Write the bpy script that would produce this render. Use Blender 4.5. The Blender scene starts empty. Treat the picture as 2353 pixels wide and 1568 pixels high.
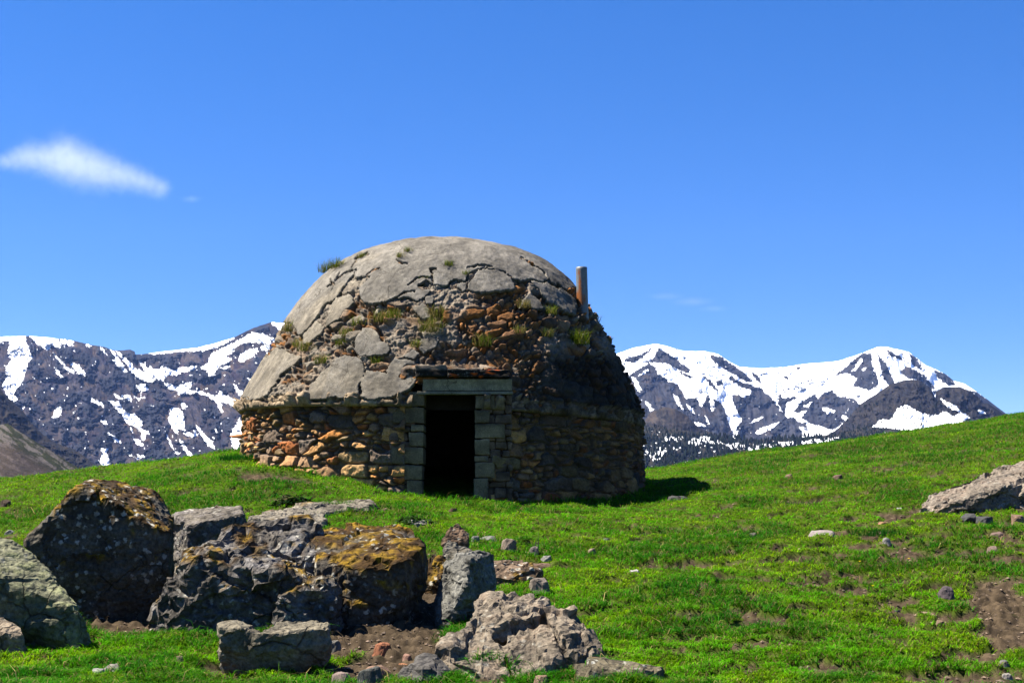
import bpy, bmesh, math, random
import numpy as np
from mathutils import Vector
random.seed(7)
rng = np.random.default_rng(7)
R = math.radians
sc = bpy.context.scene
COL = sc.collection

# ------------------------------------------------------------------ camera, world, sun, exposure
W2, CX, CY = 2352.0, 1176.0, 783.5          # survey-picture units used for all measured directions
LENS = 45.0
F = LENS / 36.0 * W2
HORIZON = 1150.0
PITCH = math.atan((HORIZON - CY) / F)
EYE = 1.6
cam = bpy.data.cameras.new('camera'); cam.lens = LENS; cam.sensor_width = 36; cam.clip_start = 0.1; cam.clip_end = 60000
camo = bpy.data.objects.new('camera', cam); COL.objects.link(camo)
camo.location = (0, 0, EYE); camo.rotation_euler = (math.pi/2 + PITCH, 0, 0)
sc.camera = camo

SUN_EL, SUN_BACK = 57.0, 5.0               # elevation; degrees behind the pure left direction
ce, se = math.cos(R(SUN_EL)), math.sin(R(SUN_EL))
SUNV = Vector((-ce*math.cos(R(SUN_BACK)), ce*math.sin(R(SUN_BACK)), se))
world = bpy.data.worlds.new('World'); sc.world = world; world.use_nodes = True
wn = world.node_tree.nodes; wl = world.node_tree.links
for n in list(wn): wn.remove(n)
sky = wn.new('ShaderNodeTexSky'); sky.sky_type = 'NISHITA'; sky.sun_disc = False
sky.sun_elevation = R(SUN_EL)
sky.sun_rotation = math.atan2(SUNV.x, SUNV.y)
sky.altitude = 3300; sky.air_density = 1.0; sky.dust_density = 0.0; sky.ozone_density = 4.2
hs = wn.new('ShaderNodeHueSaturation'); hs.inputs['Hue'].default_value = 0.516; hs.inputs['Saturation'].default_value = 1.57; hs.inputs['Value'].default_value = 1.2
bg = wn.new('ShaderNodeBackground'); bg.inputs['Strength'].default_value = 0.063
wo = wn.new('ShaderNodeOutputWorld')
gm = wn.new('ShaderNodeGamma'); gm.inputs['Gamma'].default_value = 0.7
wl.new(sky.outputs[0], gm.inputs['Color']); wl.new(gm.outputs[0], hs.inputs['Color']); wl.new(hs.outputs[0], bg.inputs['Color']); wl.new(bg.outputs[0], wo.inputs['Surface'])

sun = bpy.data.lights.new('sun', 'SUN'); sun.energy = 5.0; sun.angle = R(0.5); sun.color = (1.0, 0.93, 0.80)
suno = bpy.data.objects.new('sun', sun); COL.objects.link(suno)
suno.rotation_euler = (-SUNV).to_track_quat('-Z', 'Y').to_euler()
sc.view_settings.view_transform = 'Standard'; sc.view_settings.look = 'None'
sc.view_settings.exposure = 2.0; sc.view_settings.gamma = 1.0
sc.render.engine = 'CYCLES'
sc.cycles.max_bounces = 5; sc.cycles.diffuse_bounces = 1; sc.cycles.volume_bounces = 1
sc.cycles.transparent_max_bounces = 8

# ------------------------------------------------------------------ helpers: view directions
SP, CP = math.sin(PITCH), math.cos(PITCH)
def ray(u, v):
    a = (np.asarray(u, float) - CX)/F; b = (CY - np.asarray(v, float))/F
    dy = CP - b*SP; dz = SP + b*CP
    return a/dy, dz/dy
def P(u, v, Y):
    sx, sz = ray(u, v)
    return np.stack(np.broadcast_arrays(sx*Y, np.asarray(Y, float), EYE + sz*Y), -1)
def proj(X, Y, Z):
    d = Y*CP + (Z-EYE)*SP
    return CX + F*X/d, CY - F*(-Y*SP + (Z-EYE)*CP)/d

# ------------------------------------------------------------------ helpers: noise
_pr = np.random.default_rng(1234)
PERM = _pr.permutation(256).astype(np.int64); PERM = np.concatenate([PERM, PERM, PERM])
GR = _pr.normal(size=(256, 3)); GR /= np.linalg.norm(GR, axis=1)[:, None]
RND = _pr.random((256, 4))
def pn(x, y, z, seed=0):
    x = np.asarray(x, float); y = np.asarray(y, float); z = np.asarray(z, float) + seed*17.31
    x, y, z = np.broadcast_arrays(x, y, z)
    xi = np.floor(x).astype(np.int64); yi = np.floor(y).astype(np.int64); zi = np.floor(z).astype(np.int64)
    xf = x-xi; yf = y-yi; zf = z-zi
    u = xf*xf*xf*(xf*(xf*6-15)+10); v = yf*yf*yf*(yf*(yf*6-15)+10); w = zf*zf*zf*(zf*(zf*6-15)+10)
    out = 0
    for i in (0, 1):
        wx = u if i else 1-u
        for j in (0, 1):
            wy = v if j else 1-v
            for k in (0, 1):
                wz = w if k else 1-w
                h = PERM[PERM[PERM[(xi+i) & 255]+((yi+j) & 255)]+((zi+k) & 255)]
                g = GR[h]
                out = out + wx*wy*wz*(g[..., 0]*(xf-i)+g[..., 1]*(yf-j)+g[..., 2]*(zf-k))
    return out*1.5
def fbm(x, y, z=0.0, oct=4, seed=0, gain=.5):
    s = 0; a = 1.0; f = 1.0; t = 0
    for o in range(oct):
        s = s + a*pn(np.asarray(x)*f, np.asarray(y)*f, np.asarray(z)*f, seed+o*3); t += a; a *= gain; f *= 2.03
    return s/t
def ridged(x, y, z=0.0, oct=4, seed=0, gain=.5):
    s = 0; a = 1.0; f = 1.0; t = 0
    for o in range(oct):
        s = s + a*(1-2*np.abs(pn(np.asarray(x)*f, np.asarray(y)*f, np.asarray(z)*f, seed+o*3))); t += a; a *= gain; f *= 2.07
    return s/t
def sstep(a, b, x):
    t = np.clip((x-a)/(b-a), 0, 1); return t*t*(3-2*t)
def cells(s, z, cw, ch, seed=0, jit=.42, p=3.0):
    """blocky irregular masonry cells: id hash (4 randoms), edge distance in metres, local offset"""
    s = np.asarray(s)/cw; z = np.asarray(z)/ch
    zi = np.floor(z).astype(np.int64)
    F1 = np.full(s.shape, 9.0); F2 = np.full(s.shape, 9.0); ID = np.zeros(s.shape, np.int64)
    DX = np.zeros(s.shape); DZ = np.zeros(s.shape)
    for dj in (-1, 0, 1):
        r = zi+dj
        off = RND[PERM[(r+seed*7) & 255], 0]
        si = np.floor(s-off).astype(np.int64)
        for di in (-1, 0, 1):
            c = si+di
            h = PERM[PERM[(c+seed) & 255]+(r & 255)]
            px = c+off+.5+(RND[h, 0]-.5)*2*jit; pz = r+.5+(RND[h, 1]-.5)*2*jit*.8
            dx = s-px; dz = z-pz
            d = (np.abs(dx)**p+np.abs(dz)**p)**(1/p)
            new = d < F1
            F2 = np.where(new, F1, np.minimum(F2, d)); F1 = np.where(new, d, F1)
            ID = np.where(new, h, ID); DX = np.where(new, dx, DX); DZ = np.where(new, dz, DZ)
    return ID, (F2-F1)*.5*min(cw, ch), DX, DZ
def inpoly(u, v, poly):
    poly = np.asarray(poly, float); u = np.asarray(u); v = np.asarray(v)
    r = np.zeros(u.shape, bool)
    x0, y0 = poly.min(0); x1, y1 = poly.max(0)
    m = (u >= x0) & (u <= x1) & (v >= y0) & (v <= y1)
    if not m.any(): return r
    uu = u[m]; vv = v[m]; c = np.zeros(uu.shape, bool)
    n = len(poly)
    for i in range(n):
        xa, ya = poly[i]; xb, yb = poly[(i+1) % n]
        if ya == yb: continue
        c ^= ((ya > vv) != (yb > vv)) & (uu < (xb-xa)*(vv-ya)/(yb-ya)+xa)
    r[m] = c
    return r
def dist_poly(u, v, line):
    d = np.full(np.shape(u), 1e9)
    for (xa, ya), (xb, yb) in zip(line[:-1], line[1:]):
        L = (xb-xa)**2+(yb-ya)**2+1e-9
        t = np.clip(((u-xa)*(xb-xa)+(v-ya)*(yb-ya))/L, 0, 1)
        d = np.minimum(d, np.hypot(u-xa-t*(xb-xa), v-ya-t*(yb-ya)))
    return d

def facets(p, s, seed=0, tilt=.8):
    """random planar chips: nearest 3-D cell, tilted plane inside it; returns offset in units of the cell and the edge distance"""
    q = p/s; qi = np.floor(q).astype(np.int64)
    F1 = np.full(len(p), 9.); F2 = np.full(len(p), 9.); O = np.zeros(len(p))
    for i in (-1, 0, 1):
        for j in (-1, 0, 1):
            for k in (-1, 0, 1):
                c = qi+np.array([i, j, k]); h = PERM[PERM[PERM[(c[:, 0]+seed) & 255]+(c[:, 1] & 255)]+(c[:, 2] & 255)]
                dd = q-(c+RND[h][:, :3]); d = np.sqrt((dd**2).sum(1)); new = d < F1
                o = (dd*GR[h]).sum(1)*tilt+(RND[h, 3]-.5)*.5
                F2 = np.where(new, F1, np.minimum(F2, d)); F1 = np.where(new, d, F1); O = np.where(new, o, O)
    return O, F2-F1

# ------------------------------------------------------------------ helpers: meshes and objects
def mesh_np(name, V, Fq, mat, col=None, smooth=True, parent=None, extra=None):
    """V (n,3); Fq: (m,k) int array (k = 3 or 4) or list of such arrays"""
    V = np.ascontiguousarray(V, np.float32).reshape(-1, 3)
    if not isinstance(Fq, list): Fq = [Fq]
    me = bpy.data.meshes.new(name)
    me.vertices.add(len(V)); me.vertices.foreach_set('co', V.ravel())
    loops = np.concatenate([f.ravel() for f in Fq]).astype(np.int32)
    tot = np.concatenate([np.full(len(f), f.shape[1]) for f in Fq]).astype(np.int32)
    st = np.concatenate([[0], np.cumsum(tot)[:-1]]).astype(np.int32)
    me.loops.add(len(loops)); me.loops.foreach_set('vertex_index', loops)
    me.polygons.add(len(tot)); me.polygons.foreach_set('loop_start', st); me.polygons.foreach_set('loop_total', tot)
    me.polygons.foreach_set('use_smooth', np.full(len(tot), smooth))
    me.update(calc_edges=True); me.validate()
    if col is not None:
        set_col(me, col)
    me.materials.append(mat)
    o = bpy.data.objects.new(name, me); COL.objects.link(o)
    if parent: o.parent = parent
    return o
def set_col(me, col):
    c = np.ones((len(me.vertices), 4), np.float32); c[:, :3] = np.clip(col, 0, 1)
    a = me.color_attributes.get('Col') or me.color_attributes.new('Col', 'FLOAT_COLOR', 'POINT')
    a.data.foreach_set('color', c.ravel())
def grid_faces(nr, nc, wrap=False):
    i = np.arange(nr-1)[:, None]; j = np.arange(nc if wrap else nc-1)[None, :]
    j2 = (j+1) % nc
    return np.stack([i*nc+j, i*nc+j2, (i+1)*nc+j2, (i+1)*nc+j], -1).reshape(-1, 4)
def tag(o, label=None, cat=None, group=None, kind=None):
    if label: o['label'] = label
    if cat: o['category'] = cat
    if group: o['group'] = group
    if kind: o['kind'] = kind
    return o
def empty(name, loc):
    o = bpy.data.objects.new(name, None); COL.objects.link(o); o.location = loc; o.empty_display_size = .3
    return o

# ------------------------------------------------------------------ helpers: materials
def mat_new(name):
    m = bpy.data.materials.new(name); m.use_nodes = True
    nt = m.node_tree
    for n in list(nt.nodes): nt.nodes.remove(n)
    out = nt.nodes.new('ShaderNodeOutputMaterial'); b = nt.nodes.new('ShaderNodeBsdfPrincipled')
    nt.links.new(b.outputs[0], out.inputs[0])
    b.inputs['Roughness'].default_value = .95
    b.inputs['Specular IOR Level'].default_value = .15
    return m, nt, b, out
def N(nt, t, **kw):
    n = nt.nodes.new(t)
    for k, v in kw.items():
        if hasattr(n, k): setattr(n, k, v)
        else: n.inputs[k].default_value = v
    return n
def mixc(nt, fac, a, b, bt='MIX'):
    m = nt.nodes.new('ShaderNodeMix'); m.data_type = 'RGBA'; m.blend_type = bt
    for s, v in ((0, fac), (6, a), (7, b)):
        if hasattr(v, 'links'): nt.links.new(v, m.inputs[s])
        elif isinstance(v, (int, float)): m.inputs[s].default_value = v
        else: m.inputs[s].default_value = (*v, 1)
    return m.outputs[2]
def ramp(nt, src, stops):
    r = nt.nodes.new('ShaderNodeValToRGB'); e = r.color_ramp.elements
    while len(e) < len(stops): e.new(.5)
    for k, (p, c) in zip(e, stops):
        k.position = p; k.color = (c, c, c, 1) if isinstance(c, (int, float)) else (*c, 1)
    nt.links.new(src, r.inputs[0]); return r.outputs[0]
def noise(nt, co, scale, detail=6, rough=.6, dist=0.0):
    n = N(nt, 'ShaderNodeTexNoise', Scale=scale, Detail=detail, Roughness=rough, Distortion=dist)
    nt.links.new(co, n.inputs['Vector']); return n.outputs['Fac']
def crag_mat(name, gain, grain, lichen, dark, lich_col=(.30, .29, .25)):
    m = stone_mat(name, 5, .45, .02, lichen=lichen, dark=dark, gain=gain, grain=grain, lich_col=lich_col)
    nt = m.node_tree; b = nt.nodes['Principled BSDF']; bp0 = b.inputs['Normal'].links[0].from_node
    co = N(nt, 'ShaderNodeNewGeometry').outputs['Position']
    wn_ = N(nt, 'ShaderNodeTexNoise', Scale=5.0, Detail=4); nt.links.new(co, wn_.inputs['Vector'])
    sc_ = N(nt, 'ShaderNodeVectorMath', operation='SCALE'); sc_.inputs['Scale'].default_value = .16; nt.links.new(wn_.outputs['Color'], sc_.inputs[0])
    ad = N(nt, 'ShaderNodeVectorMath', operation='ADD'); nt.links.new(co, ad.inputs[0]); nt.links.new(sc_.outputs[0], ad.inputs[1])
    hsum = None
    for scale, w in ((5.5, 1.0), (15.0, .45)):
        v = N(nt, 'ShaderNodeTexVoronoi', Scale=scale, feature='F1', Randomness=1.0); nt.links.new(ad.outputs[0], v.inputs['Vector'])
        mu = N(nt, 'ShaderNodeMath', operation='MULTIPLY'); mu.inputs[1].default_value = -w; nt.links.new(v.outputs['Distance'], mu.inputs[0])
        if hsum is None: hsum = mu.outputs[0]
        else:
            a2 = N(nt, 'ShaderNodeMath', operation='ADD'); nt.links.new(hsum, a2.inputs[0]); nt.links.new(mu.outputs[0], a2.inputs[1]); hsum = a2.outputs[0]
    ve = N(nt, 'ShaderNodeTexVoronoi', Scale=2.3, feature='DISTANCE_TO_EDGE', Randomness=1.0); nt.links.new(ad.outputs[0], ve.inputs['Vector'])
    crk0 = ramp(nt, ve.outputs['Distance'], [(.0, 0.0), (.022, 1.0)])
    gate = ramp(nt, noise(nt, co, 1.7, 3, .6), [(.48, 1.0), (.56, 0.0)])
    crk = mixc(nt, gate, crk0, (1, 1, 1))
    c = b.inputs['Base Color'].links[0].from_socket
    nt.links.new(mixc(nt, crk, mixc(nt, 1.0, c, (.5, .48, .45), 'MULTIPLY'), c), b.inputs['Base Color'])
    a3 = N(nt, 'ShaderNodeMath', operation='MULTIPLY_ADD'); a3.inputs[1].default_value = .35; nt.links.new(crk, a3.inputs[0]); nt.links.new(hsum, a3.inputs[2])
    bp = N(nt, 'ShaderNodeBump', Strength=.75, Distance=.07); nt.links.new(a3.outputs[0], bp.inputs['Height'])
    nt.links.new(bp.outputs[0], bp0.inputs['Normal'])
    return m
def stone_mat(name, s=6.0, var=.45, bump=.02, lichen=None, lich_col=(.26, .26, .24), lscale=14, spec=.15, dark=None, gain=.36, grain=.35):
    """vertex colour 'Col' modulated by noise, with lichen spots and fine relief"""
    m, nt, b, out = mat_new(name)
    at = N(nt, 'ShaderNodeVertexColor', layer_name='Col'); co = N(nt, 'ShaderNodeNewGeometry').outputs['Position']
    n1 = noise(nt, co, s, 8, .65); n2 = noise(nt, co, s*7, 6, .7)
    v1 = ramp(nt, n1, [(.25, 1-var), (.75, 1+var*.6)]); v2 = ramp(nt, n2, [(.32, 1-grain), (.68, 1+grain*.6)])
    c = mixc(nt, 1.0, at.outputs['Color'], v1, 'MULTIPLY'); c = mixc(nt, 1.0, c, v2, 'MULTIPLY'); c = mixc(nt, 1.0, c, (gain*.70,)*3, 'MULTIPLY')
    if dark:
        nd = noise(nt, co, s*.6, 5, .7, .4)
        c = mixc(nt, ramp(nt, nd, [(.5, 0.0), (.62, dark)]), c, (.008, .008, .008))
    if lichen:
        vo = N(nt, 'ShaderNodeTexVoronoi', Scale=lscale, feature='F1', Randomness=1.0)
        wv = nt.nodes.new('ShaderNodeVectorMath'); wv.operation = 'ADD'
        nn = N(nt, 'ShaderNodeTexNoise', Scale=lscale*2.2, Detail=3); nt.links.new(co, nn.inputs['Vector'])
        sc_ = nt.nodes.new('ShaderNodeVectorMath'); sc_.operation = 'SCALE'; sc_.inputs['Scale'].default_value = .9/lscale
        nt.links.new(nn.outputs['Color'], sc_.inputs[0]); nt.links.new(co, wv.inputs[0]); nt.links.new(sc_.outputs[0], wv.inputs[1])
        nt.links.new(wv.outputs[0], vo.inputs['Vector'])
        gate = ramp(nt, noise(nt, co, 2.2, 4, .7), [(.47, 0.0), (.58, 1.0)])
        spot = ramp(nt, vo.outputs['Distance'], [(.22, 1.0), (.34, 0.0)])
        f = mixc(nt, 1.0, spot, gate, 'MULTIPLY')
        f = mixc(nt, 1.0, f, (lichen,)*3, 'MULTIPLY')
        c = mixc(nt, f, c, lich_col)
    nt.links.new(c, b.inputs['Base Color'])
    bp = N(nt, 'ShaderNodeBump', Strength=1.0, Distance=bump)
    h = mixc(nt, .5, n1, n2)
    nt.links.new(h, bp.inputs['Height']); nt.links.new(bp.outputs[0], b.inputs['Normal'])
    b.inputs['Specular IOR Level'].default_value = spec
    return m

M_WALL = stone_mat('rubble_stone', 7, .5, .012, dark=.25, gain=1.12, grain=.45)
M_DOME = stone_mat('dome_rubble', 9, .5, .02, dark=.3, gain=.56, grain=.45)
M_ROCK = crag_mat('lichen_rock', .54, .6, .8, .4)
M_ROCKP = crag_mat('pale_rock', .68, .55, .35, .3)
M_STONE = stone_mat('field_stone', 14, .35, .008, gain=.62)

# ================================================================== GROUND
TY = np.array([8.5, 10, 12, 15, 18, 21, 25, 30, 40])
TAB = {
 -500: (1575, 1480, 1385, 1275, 1185, 1140, 1165, 1240, 1380),
 0:    (1568, 1470, 1370, 1250, 1150, 1098, 1120, 1185, 1310),
 300:  (1568, 1470, 1370, 1238, 1122, 1067, 1085, 1140, 1250),
 560:  (1568, 1470, 1362, 1222, 1088, 1033, 1050, 1100, 1200),
 700:  (1568, 1470, 1358, 1214, 1088, 1040, 1045, 1075, 1160),
 850:  (1568, 1468, 1354, 1208, 1108, 1062, 1050, 1062, 1140),
 970:  (1568, 1465, 1350, 1212, 1130, 1085, 1062, 1070, 1120),
 1250: (1568, 1460, 1342, 1225, 1152, 1112, 1080, 1072, 1100),
 1480: (1568, 1460, 1345, 1235, 1165, 1118, 1084, 1080, 1110),
 1640: (1568, 1458, 1340, 1226, 1152, 1102, 1062, 1052, 1080),
 1800: (1568, 1455, 1335, 1215, 1138, 1083, 1042, 1028, 1055),
 2100: (1568, 1455, 1330, 1200, 1108, 1053, 1012, 988, 1000),
 2352: (1568, 1450, 1320, 1185, 1088, 1030, 978, 948, 948),
 2900: (1568, 1440, 1300, 1150, 1045, 985, 920, 880, 860)}
TU = np.array(sorted(TAB)); 
DY = np.concatenate([[-40, -10, 0, 3, 6], TY, [60, 90, 140, 220, 400]])
zrows = []
for u in TU:
    zz = EYE + ray(u, np.array(TAB[u]))[1]*TY
    zrows.append(np.concatenate([[-1.5, -.3, 0, .08, zz[0]*.55], zz, [zz[-1]-4.5, zz[-1]-15, zz[-1]-34, zz[-1]-60, zz[-1]-110]]))
zrows = np.array(zrows)
GU = np.linspace(-500, 2900, 171)
GYs = np.concatenate([np.linspace(-40, 0, 12)[:-1], np.linspace(0, 44, 177), np.linspace(50, 400, 60)])
tmp = np.array([np.interp(GYs, DY, r) for r in zrows])
ZT = np.array([np.interp(GU, TU, tmp[:, j]) for j in range(len(GYs))]).T
def smooth_axis(A, ax, k):
    for _ in range(k):
        Ap = np.concatenate([np.take(A, [0], ax), A, np.take(A, [-1], ax)], ax)
        n = A.shape[ax]
        A = .25*np.take(Ap, range(0, n), ax)+.5*A+.25*np.take(Ap, range(2, n+2), ax)
    return A
ZT = smooth_axis(ZT, 0, 8); ZT = smooth_axis(ZT, 1, 6)
def ground0(X, Y):
    X = np.asarray(X, float); Y = np.asarray(Y, float)
    Yc = np.maximum(Y, 2.0)
    sl = X/Yc
    u = np.clip(CX + F*sl, GU[0], GU[-1])
    fu = (u-GU[0])/(GU[1]-GU[0]); iu = np.clip(fu.astype(int), 0, len(GU)-2); fu = fu-iu
    fy = np.interp(Y, GYs, np.arange(len(GYs))); iy = np.clip(fy.astype(int), 0, len(GYs)-2); fy = fy-iy
    return (ZT[iu, iy]*(1-fu)*(1-fy)+ZT[iu+1, iy]*fu*(1-fy)+ZT[iu, iy+1]*(1-fu)*fy+ZT[iu+1, iy+1]*fu*fy)
def soil(X, Y):
    z = ground0(X, Y); u, v = proj(X, np.maximum(Y, 1), z)
    n = fbm(X*1.3, Y*2.0, 0, 4, 5)
    hoof = fbm(X*2.6, Y*6.5, 0, 3, 9)+.5*fbm(X*7, Y*15, 0, 3, 10)
    right = sstep(1250, 1700, u)*sstep(1100, 1250, v)*.16+sstep(1600, 2200, u)*.08
    m = sstep(.15, .27, hoof+n*.55+right)
    for (bu, bv, ru, rv, k) in SOIL:
        d = ((u-bu)/ru)**2+((v-bv)/rv)**2
        m = np.maximum(m, sstep(.05, .35, k*np.exp(-d)-.22+n*.7+hoof*.25))
    return np.where(Y < 3, m*0, m)
SOIL = [(310, 1405, 110, 38, 2.2), (350, 1370, 65, 36, 2.0), (955, 1395, 90, 62, 1.9), (880, 1450, 125, 46, 1.6), (990, 1350, 65, 55, 1.9), (790, 1485, 55, 25, 1.2),
        (960, 1490, 90, 34, 1.3), (500, 1525, 65, 24, 1.3), (870, 1530, 110, 30, 1.2), (620, 1096, 80, 8, 1.1), (690, 1105, 50, 7, 1.1), (1220, 1310, 50, 20, .9),
        (2290, 1370, 80, 55, 1.1), (2330, 1440, 85, 55, 1.15), (2260, 1500, 60, 25, .9), (2200, 1555, 140, 22, 1.1), (2080, 1262, 60, 12, .9),
        (2050, 1195, 50, 14, .85), (2060, 1180, 50, 8, .9), (1830, 1155, 30, 12, .8), (1340, 1568, 90, 12, .9), (1960, 1250, 60, 7, .9),
        (1470, 1365, 40, 8, .9), (1600, 1445, 45, 8, .9), (1830, 1455, 40, 8, .9), (2260, 1265, 50, 8, .9), (1120, 1560, 90, 18, .8), (700, 1545, 60, 12, .8), (2300, 1098, 40, 10, .85), (2150, 1090, 60, 8, .7)]
def ground(X, Y, s=None):
    z = ground0(X, Y)
    s = soil(X, Y) if s is None else s
    near = 1-sstep(45, 90, np.abs(Y))
    z = z + near*(fbm(X*.7, Y*.7, 0, 3, 21)*.09 + fbm(X*2.6, Y*5.0, 0, 4, 31)*.085 + fbm(X*11, Y*14, 0, 2, 41)*.014)
    # turfy hummock right of the hut
    z = z + .22*np.exp(-(((X-6.1)/.75)**2+((Y-16.2)/.35)**2))*(1+.5*fbm(X*4, Y*6, 0, 3, 3))
    z = z - s*.055*(1+fbm(X*7, Y*7, 0, 3, 77)*1.2) + s*fbm(X*16, Y*16, 0, 3, 78)*.045
    return z
def G(u, v):
    """distance at which the direction (u, v) meets the meadow"""
    Y = np.linspace(6, 45, 1600); sx, sz = ray(u, v)
    d = EYE+sz*Y-ground0(sx*Y, Y)
    k = np.argmax(d < 0)
    return float(Y[k]) if d[k] < 0 else 24.0

tc = np.concatenate([-np.geomspace(6, .56, 26), np.linspace(-.54, .56, 930), np.geomspace(.58, 6, 26)])
yc = np.concatenate([-np.geomspace(40, .5, 14), np.linspace(0, 7, 60), np.linspace(7, 18, 420)[1:], np.linspace(18, 34, 260)[1:], np.geomspace(34, 400, 70)[1:]])
TT, YY = np.meshgrid(tc, yc); XX = TT*(3+np.abs(YY))*.93
S_ = soil(XX, YY); ZZ = ground(XX, YY, S_)
gn = fbm(XX*.8, YY*.8, 0, 4, 51); gn2 = fbm(XX*6, YY*6, 0, 3, 52)
cs = np.array([.20, .145, .092])*(1+.6*gn2[..., None]+.9*fbm(XX*20, YY*20, 0, 2, 53)[..., None])
cg = np.array([.14, .25, .010])*(1+.5*gn[..., None])
gc = cg*(1-S_[..., None])+cs*S_[..., None]
M_GROUND = stone_mat('soil_and_turf', 18, .4, .015, spec=.05)
go = mesh_np('meadow', np.stack([XX, YY, ZZ], -1), grid_faces(*XX.shape), M_GROUND, gc.reshape(-1, 3))
tag(go, kind='structure')
def GZ(x, y): return float(ground(np.array([x]), np.array([y]))[0])

# ================================================================== MOUNTAINS
def Z5(*p): return [(x*.2813, 698.3+y*.2813) for x, y in p]
def Z6(*p): return [(1396.5+x*.4061, 735+y*.4061) for x, y in p]
def range_mesh(name, sky, bottom, Yr, Yf, u0, u1, step, amp, wave, ang, mat, colf, seed, curve=1.0, detail=1.0, back=True, rows=None, stretch=.4):
    sky = sorted(sky); su = np.array([p[0] for p in sky]); sv = np.array([p[1] for p in sky])
    U = np.arange(u0, u1+step, step); top = np.interp(U, su, sv)
    top = top + fbm(U/14, 0, 0, 3, seed+9)*1.6*detail + fbm(U/4, 0, 0, 3, seed+19)*.6*detail
    bt = np.interp(U, [b[0] for b in bottom], [b[1] for b in bottom])
    nr = rows or int((bt-top).max()/step)
    T = np.linspace(0, 1, nr)[:, None]
    V = top[None]+(bt-top)[None]*T; UU = np.broadcast_to(U[None], V.shape)
    hpx = (V-top[None])
    span = (bt-top).max()
    ts = top.copy()
    for _ in range(400): ts[1:-1] = .25*ts[:-2]+.5*ts[1:-1]+.25*ts[2:]
    hs_ = (V-ts[None])/span
    Y = Yr-(Yr-Yf)*np.sign(hs_)*np.abs(hs_)**curve
    ca, sa = math.cos(R(ang)), math.sin(R(ang))
    a = (UU*ca+V*sa)/wave; b = (-UU*sa+V*ca)/wave         # a runs down the gullies
    wx = fbm(UU/wave*.8, V/wave*.8, 0, 3, seed+40)*.7
    r1 = ridged(a*stretch+wx*.5, b+wx, 0, 5, seed, .55)
    r2 = ridged(UU/wave*2.3+wx, V/wave*1.9, 0, 5, seed+5, .6)
    fade = sstep(0, 10, hpx)
    k = Y/F
    cm_ = cragm(UU, V, seed)
    D = -(r1*amp*1.5+r2*amp*(.10+.55*cm_)*detail+fbm(UU/5, V/5, 0, 4, seed+8, .65)*amp*(.08+.26*cm_)*detail)*k
    Yd = Y+D*(.25+.75*fade)
    PT = P(UU, V, Yd)
    nb = 0
    if back:
        add = []
        for i, (dv, dYk) in enumerate(((6, .03), (40, .12), (160, .35))):
            q = P(U, top+dv, Yd[0]*(1+dYk)); q[:, 0] *= 1; q[:, 2] = PT[0, :, 2]-dv*3*k[0]
            add.append(q)
        PT = np.concatenate([np.array(add[::-1]), PT], 0); nb = 3
    c = colf(UU, V, hpx, r1, r2)
    if nb: c = np.concatenate([np.repeat(c[:1], nb, 0), c], 0)
    o = mesh_np(name, PT.reshape(-1, 3), grid_faces(PT.shape[0], PT.shape[1]), mat, c.reshape(-1, 3))
    tag(o, kind='structure')
    return o, U, V, Yd
def cragm(U, V, seed): return sstep(-.08, .12, fbm(U/40, V/30, 0, 4, seed+70, .6))
def mount_mat(name, sc_m, bump):
    m, nt, b, out = mat_new(name)
    at = N(nt, 'ShaderNodeVertexColor', layer_name='Col'); co = N(nt, 'ShaderNodeNewGeometry').outputs['Position']
    n1 = noise(nt, co, 1/sc_m, 10, .7); n2 = noise(nt, co, 5/sc_m, 6, .7)
    c = mixc(nt, 1.0, at.outputs['Color'], ramp(nt, n1, [(.3, .24), (.7, .48)]), 'MULTIPLY')
    # keep snow clean: only rock (dark) is modulated
    sep = N(nt, 'ShaderNodeSeparateColor'); nt.links.new(at.outputs['Color'], sep.inputs[0])
    sn = ramp(nt, sep.outputs[2], [(.40, 0.0), (.55, 1.0)])
    c = mixc(nt, sn, c, (.86, .88, .92))
    nt.links.new(c, b.inputs['Base Color'])
    bp = N(nt, 'ShaderNodeBump', Strength=.9, Distance=bump); h = mixc(nt, .4, n1, n2)
    dm = mixc(nt, sn, h, (.5, .5, .5))
    nt.links.new(dm, bp.inputs['Height']); nt.links.new(bp.outputs[0], b.inputs['Normal'])
    b.inputs['Specular IOR Level'].default_value = .05
    return m
M_MT = mount_mat('mountain_rock_and_snow', 60, 9)
M_MT2 = mount_mat('spur_rock', 25, 4)
SNOW = (.86, .88, .92)
def warp(U, V, s=1.0, seed=3):
    return (U+(fbm(U/7, V/7, 0, 4, seed, .65)*6+fbm(U/2.4, V/2.4, 0, 2, seed+5)*2.6)*s, V+(fbm(U/7, V/7, 5, 4, seed+1, .65)*6+fbm(U/2.4, V/2.4, 5, 2, seed+6)*2.6)*s)

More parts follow.
